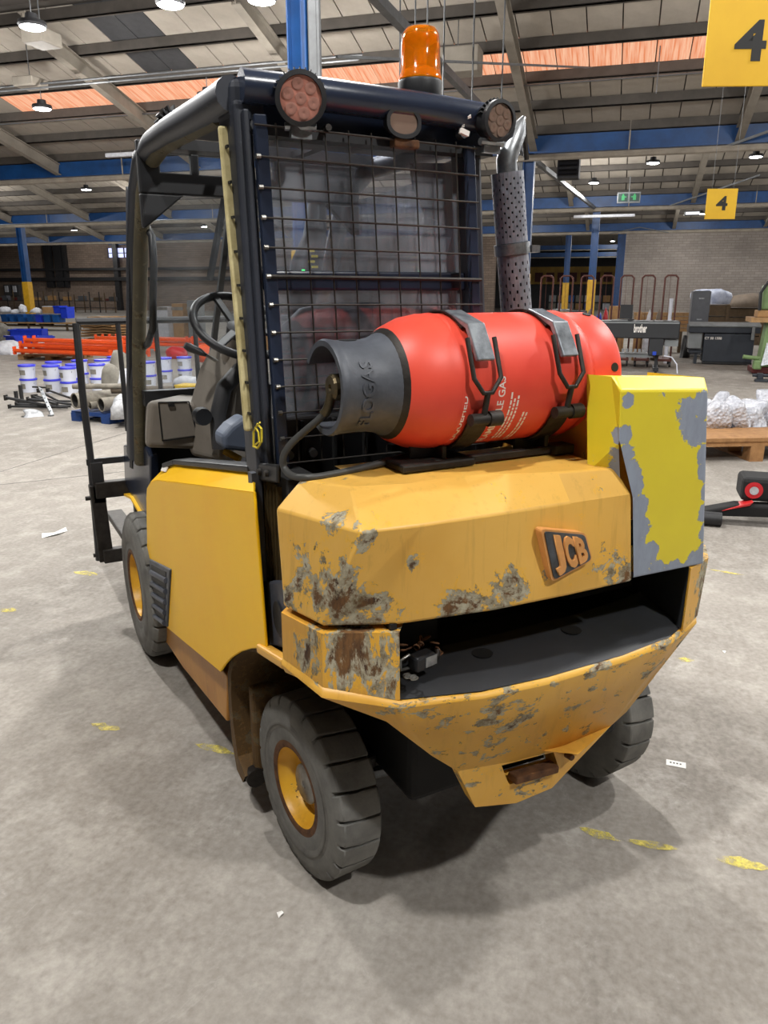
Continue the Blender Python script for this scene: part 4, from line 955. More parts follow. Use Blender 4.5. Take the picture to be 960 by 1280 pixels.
# dark quadrant plate and fender at the front left corner
b = B(); b.prism([P(x, y, 'x', -.615) for x, y in ((154, 556), (181, 558), (187, 570), (187, 650), (172, 634), (156, 606))], (.04, 0, 0)); fb = part(b, 'front_bracket', 'header', bevel=.008)
b = B(); b.prism([P(x, y, 'x', -.618) for x, y in ((162, 572), (165, 574), (165, 586), (162, 584))], (.004, 0, 0)); b.build('bracket_slot', 'ink', fb)
fe = [P(x, y, 'x', -.63) for x, y in ((155, 620), (163, 624), (172, 640), (179, 660), (184, 690))]
b = B(); b.rings([fe, [p + V((.16, 0, 0)) for p in fe], [p + V((.16, .0, .012)) for p in fe], [p + V((0, .0, .012)) for p in fe], fe], False, False, False); part(b, 'front_fender', 'panel', smooth=40)
b = B(); b.span((-.60, 1.35, .45), (-.40, 1.9, .80)); part(b, 'front_fender_liner', 'matte')
# --- carriage and load backrest at the front
YC = 2.22
b = B(); b.tube([P(x, y, 'y', YC) for x, y in ((95, 404), (103, 490), (113, 570), (124, 700))], .017, 8)
bc = part(b, 'load_backrest', 'tubedark', smooth=40)
tl_ = P(95, 402, 'y', YC); tr_ = V((.30, YC, tl_.z))
b = B(); b.tube([tl_, tl_.lerp(tr_, .5), tr_], .016, 8); b.build('top_rail', 'tubedark', bc, 40)
for (x, y) in ((147, 402), (194, 400), (243, 398)):
    q = P(x, y, 'y', YC); b = B(); b.tube([q, V((q.x, YC, .95))], .012, 8); b.build('backrest_bar', 'tubedark', bc, 40)
q = P(108, 578, 'y', YC); b = B(); b.bar(q, V((.2, YC, q.z)), .02, .03); b.build('mid_rail', 'tubedark', bc)
b = B(); b.prism([P(x, y, 'y', YC-.03) for x, y in ((112, 608), (130, 606), (143, 700), (125, 704))], (0, .06, 0)); cg = part(b, 'fork_carriage', 'iron', bevel=.005)
q = P(118, 614, 'y', YC); b = B(); b.span((q.x, YC-.05, q.z-.03), (.30, YC+.0, q.z+.05)); b.build('carriage_bar', 'iron', cg, bevel=.005)
q = P(128, 692, 'y', YC); b = B(); b.span((q.x, YC-.05, q.z-.04), (.30, YC+.0, q.z+.03)); b.build('carriage_bar', 'iron', cg, bevel=.005)
q = P(112, 578, 'y', YC); b = B(); b.span((q.x, YC-.03, q.z-.2), (q.x+.055, YC+.03, q.z)); b.build('backrest_foot', 'tubedark', cg)
for x_ in (-.52, .12):
    b = B(); b.span((x_-.05, YC+.02, .25), (x_+.05, YC+.07, .72)); b.span((x_-.05, YC+.02, .22), (x_+.05, YC+1.1, .26)); b.build('fork', 'iron', cg, bevel=.006)
for (x, y) in ((110, 623), (120, 694)):
    q = P(x, y, 'y', YC); b = B(); b.tube([q + V((-.012, 0, 0)), q + V((.03, 0, 0))], .011, 8); b.build('pin', 'iron', cg)
b = B(); b.span((-.56, 2.0, .60), (-.44, 2.18, .80)); b.build('side_shift_block', 'iron', cg, bevel=.01)
b = B(); b.prism([(.08, 1.6, .6), (.08, 2.2, .3), (.08, 2.2, .75), (.08, 1.6, .9)], (.26, 0, 0)); part(b, 'boom_head', 'matte')
# --- work lamps and beacon
def work_lamp(c, aim, r, lens, ring, led_r, name='work_lamp'):
    aim = V(aim).normalized(); c = V(c)
    b = B(); b.lathe([(-.055, r*.55), (-.05, r*.8), (-.012, r*.86), (-.008, r), (.006, r), (.008, r*.82), (.0, r*.80)], c, aim, 36, True); lamp = part(b, name, 'black', smooth=40)
    b = B(); b.lathe([(.001, r*.82), (.003, r*.6), (.003, .0005)], c, aim, 32); b.build('lens', lens, lamp, 40)
    e = aim.cross(V((0, 0, 1))).normalized(); g = e.cross(aim)
    for k in range(7):
        o = V((0, 0, 0)) if k == 6 else (e*math.cos(k*R(60)+.3) + g*math.sin(k*R(60)+.3))*r*.52
        b = B(); b.lathe([(.0045, led_r), (.0052, led_r*.8), (.003, .0005)], c + o, aim, 16); b.build('reflector_cup', ring, lamp, 40)
    for k in range(13):
        a = R(20 + 140*k/12); d = e*math.cos(a) + g*math.sin(a)
        b = B(); b.bar(c - aim*.05 + d*r*.70, c - aim*.012 + d*r*1.0, .003, r*.22, up=d); b.build('cooling_fin', 'black', lamp)
    b = B(); b.bar(c - aim*.03 - V((0, 0, r*.9)), c - aim*.03 - V((0, 0, r*.9+.03)), .05, .012); b.tube([c - aim*.03 - V((0, 0, r*1.0)) - e*.035, c - aim*.03 - V((0, 0, r*1.0)) + e*.035], .009, 8); b.build('lamp_bracket', 'zinc', lamp)
work_lamp(P(376, 123, 'y', .03), (-.30, -.93, -.16), .056, 'lenspink', 'lensring', .0125)
work_lamp(P(624, 151, 'y', .03), (.02, -.97, -.10), .048, 'lensgrey', 'lensgrey', .0115)
q = P(208, 160, 'x', -.62)
b = B(); b.lathe([(-.03, .04), (.0, .048), (.03, .042)], q + V((.03, .05, .012)), (.3, .95, -.1), 24, True, True); fl = part(b, 'front_lamp', 'black', smooth=40)
for k in range(9):
    a = R(10 + 20*k); b = B(); b.box(q + V((.03 + .046*math.cos(a), .03, .012 + .046*math.sin(a))), (.004, .04, .018), ry=-a+R(90)); b.build('cooling_fin', 'black', fl)
# oval lamp
oc = P(503, 153, 'y', .07); aim = V((-.1, -1, -.1)).normalized()
def oval(a, h, rx, rz): return [oc + aim*h + V((rx*math.cos(t), 0, rz*math.copysign(abs(math.sin(t))**.8, math.sin(t)))) for t in [2*math.pi*k/28 for k in range(28)]]
b = B(); b.rings([oval(0, -.04, .035, .026), oval(0, .0, .047, .036), oval(0, .012, .047, .036), oval(0, .012, .038, .027), oval(0, .006, .037, .026)], True, False); ol = part(b, 'number_plate_lamp', 'black', smooth=45)
b = B(); b.rings([oval(0, .008, .037, .026)], True, False); b.build('lens', 'lensgrey', ol)
b = B(); b.box(oc + V((.012, .01, -.045)), (.07, .03, .02)); b.build('lamp_bracket', 'rust', ol, bevel=.004)
bc0 = P(525, 121, 'y', .16)
b = B(); b.lathe([(-.01, .048), (.0, .052), (.028, .056), (.034, .054)], bc0, (0, 0, 1), 32, True, True); be = part(b, 'beacon', 'black', smooth=40)
bt_ = bc0 + V((0, 0, .034))
b = B(); b.lathe([(0, .0545), (.012, .053), (.014, .051), (.085, .0475), (.105, .045), (.115, .038), (.119, .02), (.12, .0005)], bt_, (0, 0, 1), 36, True); b.build('beacon_lens', 'amber', be, 50)
b = B(); b.lathe([(.004, .044), (.022, .036), (.03, .012), (.07, .012), (.085, .03), (.1, .034)], bt_, (0, 0, 1), 24, True, True); b.lathe([(.02, .03), (.09, .034)], bt_ + V((.0, .004, 0)), (0, 0, 1), 16, a0=0, a1=R(170)); b.build('reflector', 'amberin', be, 40)
# --- exhaust with perforated guard
et, eb = P(634, 216, 'y', .22), P(646, 400, 'y', .22)
et.z += .0; ax = (et - eb); L = ax.length; ax.normalize()
e1 = ax.cross(V((0, 1, 0))).normalized(); e2 = ax.cross(e1)
def perf(z0, z1, r, nz, n):
    bm = bmesh.new(); rows = []
    for i in range(nz+1):
        z = z0 + (z1-z0)*i/nz
        rows.append([bm.verts.new(eb + ax*z + (e1*math.cos(2*math.pi*j/n) + e2*math.sin(2*math.pi*j/n))*r) for j in range(n)])
    hole = []
    for i in range(nz):
        for j in range(n):
            c4 = (rows[i][j], rows[i][(j+1) % n], rows[i+1][(j+1) % n], rows[i+1][j])
            if (i + j) % 2 == 0 and 0 < i < nz-1:
                mid_ = sum((q.co for q in c4), V((0, 0, 0)))/4
                inn_ = [bm.verts.new(mid_.lerp(q.co, .46)) for q in c4]
                for q in range(4): bm.faces.new((c4[q], c4[(q+1) % 4], inn_[(q+1) % 4], inn_[q]))
            else: bm.faces.new(c4)
    me = bpy.data.meshes.new('heat_guard'); bm.to_mesh(me); bm.free(); me.materials.append(M['guardsteel'])
    o = bpy.data.objects.new('heat_guard', me); COL.objects.link(o)
    m = o.modifiers.new('thickness', 'SOLIDIFY'); m.thickness = .0025
    return o
b = B(); b.tube([eb - ax*.3, et], .032, 16); ex = b.build('exhaust_pipe', 'pipedark', fk, 40)
for (z0, z1, nz) in ((-.12, L*.47, 16), (L*.54, L, 15)): perf(z0, z1, .046, nz, 26).parent = ex
b = B(); b.lathe([(L*.46, .047), (L*.462, .052), (L*.535, .052), (L*.537, .047)], eb, ax, 32); b.box(eb + ax*L*.5 + V((.06, -.02, 0)), (.03, .03, .02)); b.build('clamp', 'zinc', ex, 40)
tp = [et - ax*.03, et + ax*.03, P(636, 190, 'y', .22), P(646, 165, 'y', .22), P(655, 146, 'y', .22)]
b = B(); b.tube(tp, [.030, .030, .030, .027, .006], 14, False); b.build('tail_pipe', 'zinc', ex, 40)
b = B(); b.tube([P(654, 150, 'y', .23), P(658, 200, 'y', .23)], .008, 6); b.build('pipe_stay', 'iron', ex)
# --- cylinder cradle on the counterweight
CX, CY, CZ, CR = -.12, -.115, 1.410, .157
b = B(); b.box((-.29, -.16, 1.228), (.20, .11, .02)); cr = part(b, 'cylinder_cradle', 'iron', bevel=.006)
for x_ in (-.27, .035):
    b = B(); b.span((x_-.006, -.20, 1.22), (x_+.006, .02, 1.27)); b.span((x_-.07, -.16, 1.22), (x_+.01, -.15, 1.29)); b.build('cradle_upright', 'iron', cr, bevel=.003)
b = B(); b.span((-.30, -.205, 1.222), (.07, -.185, 1.24)); b.build('cradle_rail', 'iron', cr, bevel=.003)
b = B(); b.span((-.30, .0, 1.222), (.09, .03, 1.24)); b.build('cradle_rail', 'iron', cr, bevel=.003)
b = B(); b.box((.075, -.20, 1.232), (.06, .05, .025)); b.build('cradle_foot', 'iron', cr, bevel=.004)
# straps: band, latch, hook, bolt, knuckle
def ang(a, r): return V((0, -math.cos(a)*r, math.sin(a)*r))       # 0 = towards the rear, 90 = up
for sx in (-.22, .02):
    c = V((sx, CY, CZ)); rb = CR+.004
    rs = []
    for k in range(22):
        a = R(52) + R(180)*k/21
        rs.append([c + ang(a, rb) + V((x, 0, 0)) for x in (-.024, .024)] + [c + ang(a, rb+.004) + V((x, 0, 0)) for x in (.024, -.024)])
    b = B(); b.rings(rs); sp = part(b, 'strap', 'iron', smooth=40)
    rs = []
    for k in range(14):
        a = R(-22) - R(110)*k/13
        rs.append([c + ang(a, rb) + V((x, 0, 0)) for x in (-.028, .028)] + [c + ang(a, rb+.005) + V((x, 0, 0)) for x in (.028, -.028)])
    b = B(); b.rings(rs); b.build('strap_lower', 'iron', sp, 40)
    p0, p1, p2 = c + ang(R(80), CR+.012), c + ang(R(48), CR+.030), c + ang(R(20), CR+.026)
    b = B(); b.rings([[p + V((-.023, 0, 0)), p + V((.023, 0, 0)), p + V((.023, 0, 0)) - n_, p + V((-.023, 0, 0)) - n_] for p, n_ in ((p0, ang(R(80), .006)), (p1, ang(R(48), .016)), (p2, ang(R(20), .014)))]); b.build('latch_plate', 'strap', sp, bevel=.003)
    p3 = c + ang(R(-3), CR+.022)
    lp_ = [p1.lerp(p2, .4) + V((-.036, 0, .0)), p2.lerp(p3, .55) + V((-.036, 0, 0)), p3 + V((-.012, 0, 0)), p3 + V((.012, 0, 0)), p2.lerp(p3, .55) + V((.036, 0, 0)), p1.lerp(p2, .4) + V((.036, 0, .0))]
    b = B(); b.tube(lp_, .0055, 8); b.build('latch_loop', 'iron', sp, 50)
    p4 = c + ang(R(-23), CR+.022)
    b = B(); b.tube([p3, p4], .007, 8); b.build('tension_bolt', 'iron', sp, 50)
    b = B(); b.tube([p4 + V((-.035, 0, 0)), p4 + V((.035, 0, 0))], .014, 12); b.tube([p4 + V((.012, 0, 0)), p4 + V((.045, 0, 0))], .018, 12); b.build('knuckle', 'iron', sp, 50)
# --- gas hose (fixed to the truck)
hp = [P(x, y, 'y', v) for x, y, v in ((414, 492, -.11), (410, 510, -.11), (399, 524, -.10), (380, 540, -.08), (362, 557, -.06), (354, 572, -.05), (356, 586, -.05), (366, 595, -.09),
      (385, 597, -.14), (415, 593, -.145), (460, 583, -.135), (530, 564, -.10))]
hs = []
for i in range(len(hp)-1):
    p0, p1, p2, p3 = hp[max(i-1, 0)], hp[i], hp[i+1], hp[min(i+2, len(hp)-1)]
    for k in range(5):
        t_ = k/5; hs.append(.5*((2*p1) + (p2-p0)*t_ + (2*p0-5*p1+4*p2-p3)*t_**2 + (3*p1-p0-3*p2+p3)*t_**3))
hs.append(hp[-1])
b = B(); b.tube(hs, .0085, 10); gh_ = part(b, 'gas_hose', 'hose', smooth=60)
b = B(); b.tube(hs[:9], .0115, 10); b.build('hose_ferrule', 'brass', gh_, 60)
# ================================================================ GAS CYLINDER (lifts out of its straps)
gc = thing('gas_cylinder', 'red gas cylinder with a dark grey valve shroud, strapped across the forklift', 'gas cylinder', (CX, CY, CZ))
b = B(); x0 = -.255
prof = [(-.315, .02), (-.315, .06), (-.305, .085), (-.288, .108), (-.258, .133), (-.218, .150), (-.178, .1568), (-.158, .157), (-.153, .1583), (-.147, .1583), (-.142, .157), (.19, .157), (.203, .160), (.216, .160), (.226, .154), (.238, .1475), (.250, .150), (.262, .154), (.315, .154), (.324, .150), (.326, .146), (.318, .144), (.28, .144), (.265, .12), (.26, .0005)]
b.lathe(prof, (0, 0, 0), (1, 0, 0), 64, True); cyl = b.build('body', 'red', gc, 40)
b = B(); b.lathe([(-.1535, .1586), (-.150, .1590), (-.1465, .1586)], (0, 0, 0), (1, 0, 0), 64); b.build('weld_bead', 'red', cyl, 60)
for a in (10, 75, -60, 130):
    b = B(); c = V((.297, -math.cos(R(a))*.1555, math.sin(R(a))*.1555)); b.lathe([(-.0005, .011), (.0008, .011)], c, (0, -math.cos(R(a)), math.sin(R(a))), 16, True, True); b.build('drain_hole', 'ink', cyl)
# shroud: C-shaped collar, open on the side away from the counterweight rear
b = B()
def shroud_ring(x, r, a0, a1, n=44): return [V((x, -math.cos(a0+(a1-a0)*k/n)*r, math.sin(a0+(a1-a0)*k/n)*r)) for k in range(n+1)]
A0, A1 = R(-118), R(150)
inner = [(-.418, .092), (-.418, .104), (-.411, .1075), (-.398, .105), (-.388, .1035), (-.322, .1035), (-.30, .108), (-.278, .117), (-.284, .106), (-.31, .095), (-.408, .094), (-.418, .092)]
b.rings([shroud_ring(x, r, A0, A1) for x, r in inner], False, False, False)
for e in (0, -1):
    b.add([shroud_ring(x, r, A0, A1)[e] for x, r in inner[:-1]], [tuple(range(len(inner)-1))])
sh = b.build('valve_shroud', 'shroud', gc, 40)
b = B(); b.lathe([(-.279, .1165), (-.277, .119), (-.266, .127), (-.272, .112)], (0, 0, 0), (1, 0, 0), 40); b.build('shroud_seat', 'iron', gc, 40)
def on_cyl(r, xa, xb, a0, a1):
    """text running round the barrel: x of the text goes along the angle, y goes along the axis"""
    return lambda x, y, d: V((xb + (xa-xb)*y, 0, 0)) + ang(a0 + (a1-a0)*x, r+d)
letters('embossed_letters', 'FLOGAS', on_cyl(.1035, -.372, -.342, R(-48), R(38)), 'shroud', sh, .003, .02)
letters('embossed_year', '2023', on_cyl(.1035, -.314, -.300, R(-8), R(20)), 'shroud', sh, .002, .01)
for a in (86, -78):
    b = B(); c = V((-.36, 0, 0)) + ang(R(a), .1030)
    t_ = ang(R(a), 1); s_ = V((1, 0, 0)); u_ = t_.cross(s_)
    b.rings([[c + t_*h + s_*math.cos(q)*.022 + u_*math.sin(q)*.012 for q in [2*math.pi*k/18 for k in range(18)]] for h in (-.001, .0012)]); b.build('shroud_slot', 'ink', sh)
b = B(); b.lathe([(-.31, .028), (-.33, .026), (-.335, .018), (-.37, .018)], (0, 0, 0), (1, 0, 0), 18, True, True); vl = b.build('valve', 'brass', gc, 40)
b = B(); b.lathe([(-.36, .026), (-.37, .030), (-.395, .030), (-.40, .026), (-.40, .008), (-.395, .007), (-.395, .0005)], (-.0, .005, .0), (1, 0, 0), 14); b.build('coupling_nut', 'brass', vl)
b = B(); b.box((-.33, .0, -.075), (.05, .02, .03)); b.build('blue_plug', 'bluecap', vl, bevel=.006)
# white print on the barrel
letters('print_line', 'LIQUEFIED', on_cyl(CR, -.150, -.134, R(-52), R(-6)), 'white', cyl, .0006, .01)
letters('print_line', 'FLAMMABLE GAS', on_cyl(CR, -.055, -.036, R(-62), R(8)), 'white', cyl, .0006, .01)
rnd = random.Random(5)
for xa, n_ in ((-.018, .0045), (-.008, .0045), (.002, .0045), (.028, .0045), (.038, .0045)):
    b = B(); a = R(-58) if xa < .02 else R(-64)
    end = R(-10) if xa < .02 else R(-28)
    while a < end:
        l_ = R(rnd.uniform(2, 6)); r0, r1 = CR+.0002, CR+.0007
        b.rings([[V((xa, 0, 0)) + ang(q, r0), V((xa+n_, 0, 0)) + ang(q, r0), V((xa+n_, 0, 0)) + ang(q, r1), V((xa, 0, 0)) + ang(q, r1)] for q in (a, a+l_*.5, a+l_)])
        a += l_ + R(1.2)
    stuff(b.build('small_print', 'white', cyl))
# ================================================================ BUCKLE ON THE BUMPER LEDGE
q = P(527, 842, 'y', -.345); zl = .796
bk_ = thing('ratchet_buckle', 'black ratchet buckle with silver label and rusty chain on the bumper ledge', 'buckle', (q.x, q.y, zl), R(12))
b = B(); b.box((0, 0, .022), (.058, .035, .036)); b.build('housing', 'black', bk_, bevel=.006)
b = B(); b.box((.012, -.0185, .024), (.034, .002, .024)); b.build('label_plate', 'zinc', bk_)
b = B(); b.tube([(-.028, .012, .008), (-.055, .010, .012), (-.056, .010, .036), (-.028, .012, .040)], .004, 8); b.build('handle', 'steel', bk_, 50)
b = B(); b.tube([(.03, 0, .018), (.052, .005, .012), (.060, .012, .024)], .008, 8); b.build('tongue', 'iron', bk_, 50)
rnd = random.Random(2)
for k in range(11):
    c = V((-.03+.011*k, .030+.012*math.sin(k*1.3), .045+.006*math.sin(k*2.1))); 
    if k > 8: c = V((.055+.006*(k-8), .01, .03-.008*(k-8)))
    d1 = V((rnd.uniform(-1, 1), rnd.uniform(-.4, .4), rnd.uniform(-.5, .5))).normalized(); d2 = d1.cross(V((.2, .5, 1))).normalized()
    b = B(); b.tube([c + d1*math.cos(t_)*.010 + d2*math.sin(t_)*.006 for t_ in [2*math.pi*i/12 for i in range(13)]], .0022, 6, False); b.build('chain_link', 'rust', bk_, 60)
for k in range(4):
    b = B(); c = V((-.055-.004*(k % 2), -.01-.01*k, .008)); b.tube([c + V((math.cos(t_)*.009, math.sin(t_)*.006, .002*k)) for t_ in [2*math.pi*i/10 for i in range(11)]], .002, 6, False); b.build('chain_link', 'steel', bk_, 60)
# ================================================================ SMALL THINGS ON THE FLOOR
q = gnd(845, 955); pp = thing('paper_label', 'small white printed label lying on the floor right of the rear wheel', 'label', q, -YAW - R(20))
b = B(); b.box((0, 0, .001), (.066, .036, .0006)); b.build('sheet', 'paper', pp)
for k in range(4):
    b = B(); b.box((-.018+.011*k, .002, .0015), (.006, .007, .0004)); b.build('printed_mark', 'ink', pp)
q = gnd(66, 668); pp = thing('paper_scrap', 'crumpled white paper scrap lying on the floor left of the forklift', 'litter', q, R(20))
b = B(); b.add([(-.09, -.03, .001), (.0, -.05, .012), (.10, -.01, .002), (.11, .03, .02), (.02, .02, .004), (-.06, .03, .015)], [(0, 1, 4, 5), (1, 2, 3, 4)]); b.build('sheet', 'paper', pp, solid=.001)
for (x, y, lb) in ((350, 1143, 'tiny pale leaf scrap in front of the left rear wheel'), (905, 815, 'small white chip of paper right of the bumper')):
    q = gnd(x, y); o = thing('paper_chip', lb, 'litter', q, R(30)); b = B(); b.add([(-.012, -.005, .001), (.006, -.008, .005), (.012, .004, .001), (-.004, .008, .006)], [(0, 1, 2, 3)]); b.build('chip', 'paper', o, solid=.0008)

# ================================================================ LEFT BACKGROUND
def gthing(name, px, py, label, cat, group=None, rz=0):
    return thing(name, label, cat, gnd(px, py), HROT + rz, group)     # local x = away, y = left
# tubs with blue lids, two high
LID = [(33, 456), (63, 456.5), (84, 459), (92, 455), (121, 455), (66.6, 452), (99, 450), (127.5, 449.5), (143, 445.5), (163, 450), (184, 452), (205, 447), (230, 446)]
ORD = ['far left', 'second from left', 'front middle, beside the grey strut', 'behind the front middle pair', 'beside the fork guard post', 'rear, behind the second pair', 'rear, left of the guard post',
       'rear, right of the guard post', 'rearmost, by the second guard bar', 'left of the cab front pillar', 'first right of the cab pillar', 'second right of the cab pillar', 'third right of the cab pillar']
tub0 = None
def tub(loc, label):
    global tub0
    if tub0 is None:
        t_ = thing('paint_tub', label, 'tub', loc, HROT, 'white tubs with blue lids')
        b = B(); b.lathe([(0, .112), (.19, .128), (.198, .132)], (0, 0, 0), (0, 0, 1), 24, True, True); b.build('body', 'pailwhite', t_, 40)
        b = B(); b.lathe([(.192, .136), (.212, .138), (.222, .134), (.222, .122), (.216, .118), (.216, .0005)], (0, 0, 0), (0, 0, 1), 24); b.build('lid', 'lidblue', t_, 40)
        b = B(); b.tube([(0, .136*math.cos(a), .165-.07*math.sin(a)) for a in [math.pi*k/10 for k in range(11)]], .003, 5); b.build('handle', 'galv', t_)
        b = B(); b.lathe([(.06, .1215), (.14, .1265)], (0, 0, 0), (0, 0, 1), 10, a0=R(150), a1=R(205), ref=(1, 0, 0)); b.build('tub_label', 'sackgrey', t_)
        tub0 = t_; return t_
    return dup(tub0, loc, HROT + random.uniform(-.5, .5), label)
for (lx, ly), w_ in zip(LID, ORD):
    # ground point so that the upper lid is seen at (lx, ly)
    p = on(lx, ly, 'z', .44); p.z = 0
    tub(p + V((0, 0, .223)), 'blue-lidded white tub, upper of its stack, %s' % w_)
    tub(p, 'blue-lidded white tub, lower of its stack, %s' % w_)
# blue pallet with pipes
def pallet(name, px, py, L, D, label, mat, rz=0, hgt=.13, nd=7, cat='pallet'):
    t_ = gthing(name, px, py, label, cat, None, rz)
    for k in range(nd):
        b = B(); b.span((D*(k+.08)/nd, -L/2, hgt-.022), (D*(k+.92)/nd, L/2, hgt)); b.build('deck_board', mat, t_)
    for x in (0, D/2-.05, D-.10):
        b = B(); b.span((x, -L/2, hgt-.046), (x+.10, L/2, hgt-.022)); b.build('stringer', mat, t_)
    for y in (-L/2, -.07, L/2-.14):
        for x in (0, D/2-.07, D-.14):
            b = B(); b.span((x, y, .022), (x+.14, y+.14, hgt-.046)); b.build('block', mat, t_)
        b = B(); b.span((0, y, 0), (D, y+.14, .022)); b.build('bottom_board', mat, t_)
    return t_
bp = pallet('pallet', 132, 530, 1.15, .9, 'blue wooden pallet under the grey pipes', 'palletblue', R(-8))
def pipe(px, py, u, r, L, yaw, label, mat='pipegrey', tilt=0, thick=.88, name='pipe', group=None):
    """mouth centre at a photo point at depth u; runs away along local x"""
    uu, v, z = at(px, py, u)
    t_ = thing(name, label, 'pipe', W(uu, v, z), HROT + yaw, group)
    b = B(); d = V((math.cos(tilt), 0, math.sin(tilt))); b.lathe([(0, r*thick), (0, r), (L, r), (L, r*thick), (0, r*thick)], (0, 0, 0), d, 24); b.build('wall', mat, t_, 40)
    b = B(); b.lathe([(.012, r*thick*.97), (L*.6, r*thick*.97), (L*.6, .001)], (0, 0, 0), d, 20); b.build('bore', 'pipedark', t_)
    return t_
ub = guv(132, 530)[0]
pipe(93, 501, ub-.05, .098, 1.0, R(-24), 'large grey pipe with a dark mouth, left on the blue pallet')
pipe(126, 506, ub+.0, .088, 1.0, R(-24), 'grey pipe with an open mouth, middle of the blue pallet')
pipe(112, 507, ub+.05, .050, .9, R(-26), 'narrow grey pipe between the two wide ones on the blue pallet')
pipe(91, 483, ub+.05, .034, .9, R(-70), 'thin grey pipe lying on top of the wide pipes')
pipe(140, 487, ub+.25, .05, .8, R(-75), 'brown pipe lying across the top of the grey pipes', 'pipebrown')
def heap(name, px, py, size, mat, label, cat, seed, u=None, rough=.18, sub=3, floor_=False):
    if u: 
        uu, v, z = at(px, py, u); loc = W(uu, v, 0 if floor_ else z)
        if floor_: size = (size[0], size[1], size[2] + z)
    else: loc = gnd(px, py)
    o = lump(name, size, mat, seed, sub=sub, rough=rough); o.location = loc; o.rotation_euler = (0, 0, HROT); tag(o, label, cat); return o
heap('plastic_wrap', 152, 522, (.26, .2, .26), 'film', 'clump of clear plastic film at the right end of the grey pipes', 'wrapping', 4, ub-.1, .3)
for k, (x, y, s_, m_) in enumerate([(142, 478, (.3, .35, .13), 'sackgrey'), (152, 466, (.3, .32, .15), 'sackgrey'), (158, 487, (.3, .3, .12), 'sackwhite')]):
    heap('sack', x, y, s_, m_, ['grey sack on the pipes beside the fork guard', 'upper grey sack on the pile of pipes', 'pale sack at the right of the pipe pile'][k], 'sack', 20+k, ub+.75+.28*(k == 1), .12, 3, True).location.z = .14
# poles and brackets heaped on the floor
rnd = random.Random(11)
u0, v0 = guv(48, 513)
POLE = ['lowest black steel tube, left of the pipe pallet', 'black steel tube pointing at the pipe pallet', 'black tube crossing the pole heap low down', 'short black tube on top of the pole heap', 'black tube at the back of the pole heap',
        'thin black tube sticking out left of the heap', 'black tube with a grey end under the strut', 'long black tube along the front of the heap', 'black square tube in the middle of the heap', 'black tube nearest the white tubs']
for k in range(10):
    c = W(u0 + rnd.uniform(-.1, .45), v0 + rnd.uniform(-.25, .25), .03 + .024*(k % 5))
    t_ = thing('steel_tube', POLE[k], 'tube', c, HROT + R(90) + R(rnd.uniform(-28, 28)), 'black tubes heaped on the floor')
    L = rnd.uniform(.55, .95); tl = rnd.uniform(-.02, .10); r_ = rnd.uniform(.014, .022)
    b = B(); b.tube([(-L/2, 0, 0), (L/2, 0, tl)], r_, 8); b.build('tube', 'tubedark', t_, 40)
    b = B(); b.box((L/2, 0, tl), (.02, r_*3.4, r_*3.4)); b.build('end_plate', 'iron', t_)
p0, p1 = at(50, 484, u0), at(66, 524, u0-.35)
t_ = thing('steel_strut', 'pale grey slotted strut leaning on the black tube heap', 'strut', (0, 0, 0))
b = B(); A_, C_ = W(p0[0], p0[1], p0[2]), W(p1[0], p1[1], .012); b.bar(A_, C_, .045, .02); b.build('bar', 'zinc', t_, bevel=.003)
for k in range(6):
    q = A_.lerp(C_, .12+.15*k); b = B(); b.box(q + V((-.004, -.012, .004)), (.016, .01, .02)); b.build('slot', 'tubedark', t_)
b = B(); b.bar(A_ + BV*.12, A_ - BV*.10, .03, .02); b.build('cross_head', 'iron', t_)
b = B(); b.box(C_ - BU*.03, (.06, .05, .02), HROT); b.build('foot', 'zinc', t_)
for k, (x, y) in enumerate(((22, 486), (28, 482))):
    t_ = thing('steel_post', ['short dark post standing left of the tube heap', 'taller dark post standing in the tube heap'][k], 'post', gnd(x, y+22), HROT)
    b = B(); b.span((-.02, -.02, 0), (.02, .02, .22+.05*k)); b.build('post', 'tubedark', t_); b = B(); b.span((-.05, -.05, 0), (.05, .05, .01)); b.build('base_plate', 'tubedark', t_)
heap('bubble_wrap_bundle', 40, 520, (.25, .32, .08), 'film', 'small bundle of clear bubble wrap on the floor by the tubes', 'wrapping', 9, None, .25)
# orange racking beams on pallets
pallet('pallet', 60, 450, 1.5, .8, 'pale wooden pallet under the left end of the orange beams', 'timber', R(12))
pallet('pallet', 150, 436, 1.3, .8, 'pale wooden pallet under the right orange beams', 'timber', R(12))
beam0 = None
rnd = random.Random(4)
def orange_beam(px, py, u, L, yaw, label, z=None):
    global beam0
    uu, v, zz = at(px, py, u); loc = W(uu, v, zz if z is None else z)
    if beam0 is None:
        t_ = thing('racking_beam', label, 'beam', loc, HROT + yaw, 'orange racking beams')
        b = B(); b.span((-.025, -L, 0), (.025, 0, .085)); b.span((-.035, -L, .02), (.035, 0, .05)); b.build('beam', 'beamorange', t_, bevel=.008)
        for y in (0, -L):
            b = B(); b.span((-.04, y-.012, -.05), (.05, y+.012, .14)); o = b.build('end_plate', 'beamorange', t_, bevel=.004)
            for k in range(3):
                b = B(); b.span((-.055, y-.006, -.03+.06*k), (-.04, y+.006, 0+.06*k)); b.build('hook', 'beamorange', o)
        beam0 = t_; return
    dup(beam0, loc, HROT + yaw, label)
NB = ['front row bottom, left end', 'front row second', 'front row third', 'front row fourth', 'front row fifth', 'second layer first', 'second layer second', 'second layer third', 'top layer first', 'top layer second', 'crossing the top of the stack', 'at the very back of the stack']
uo, vo = guv(48, 452)
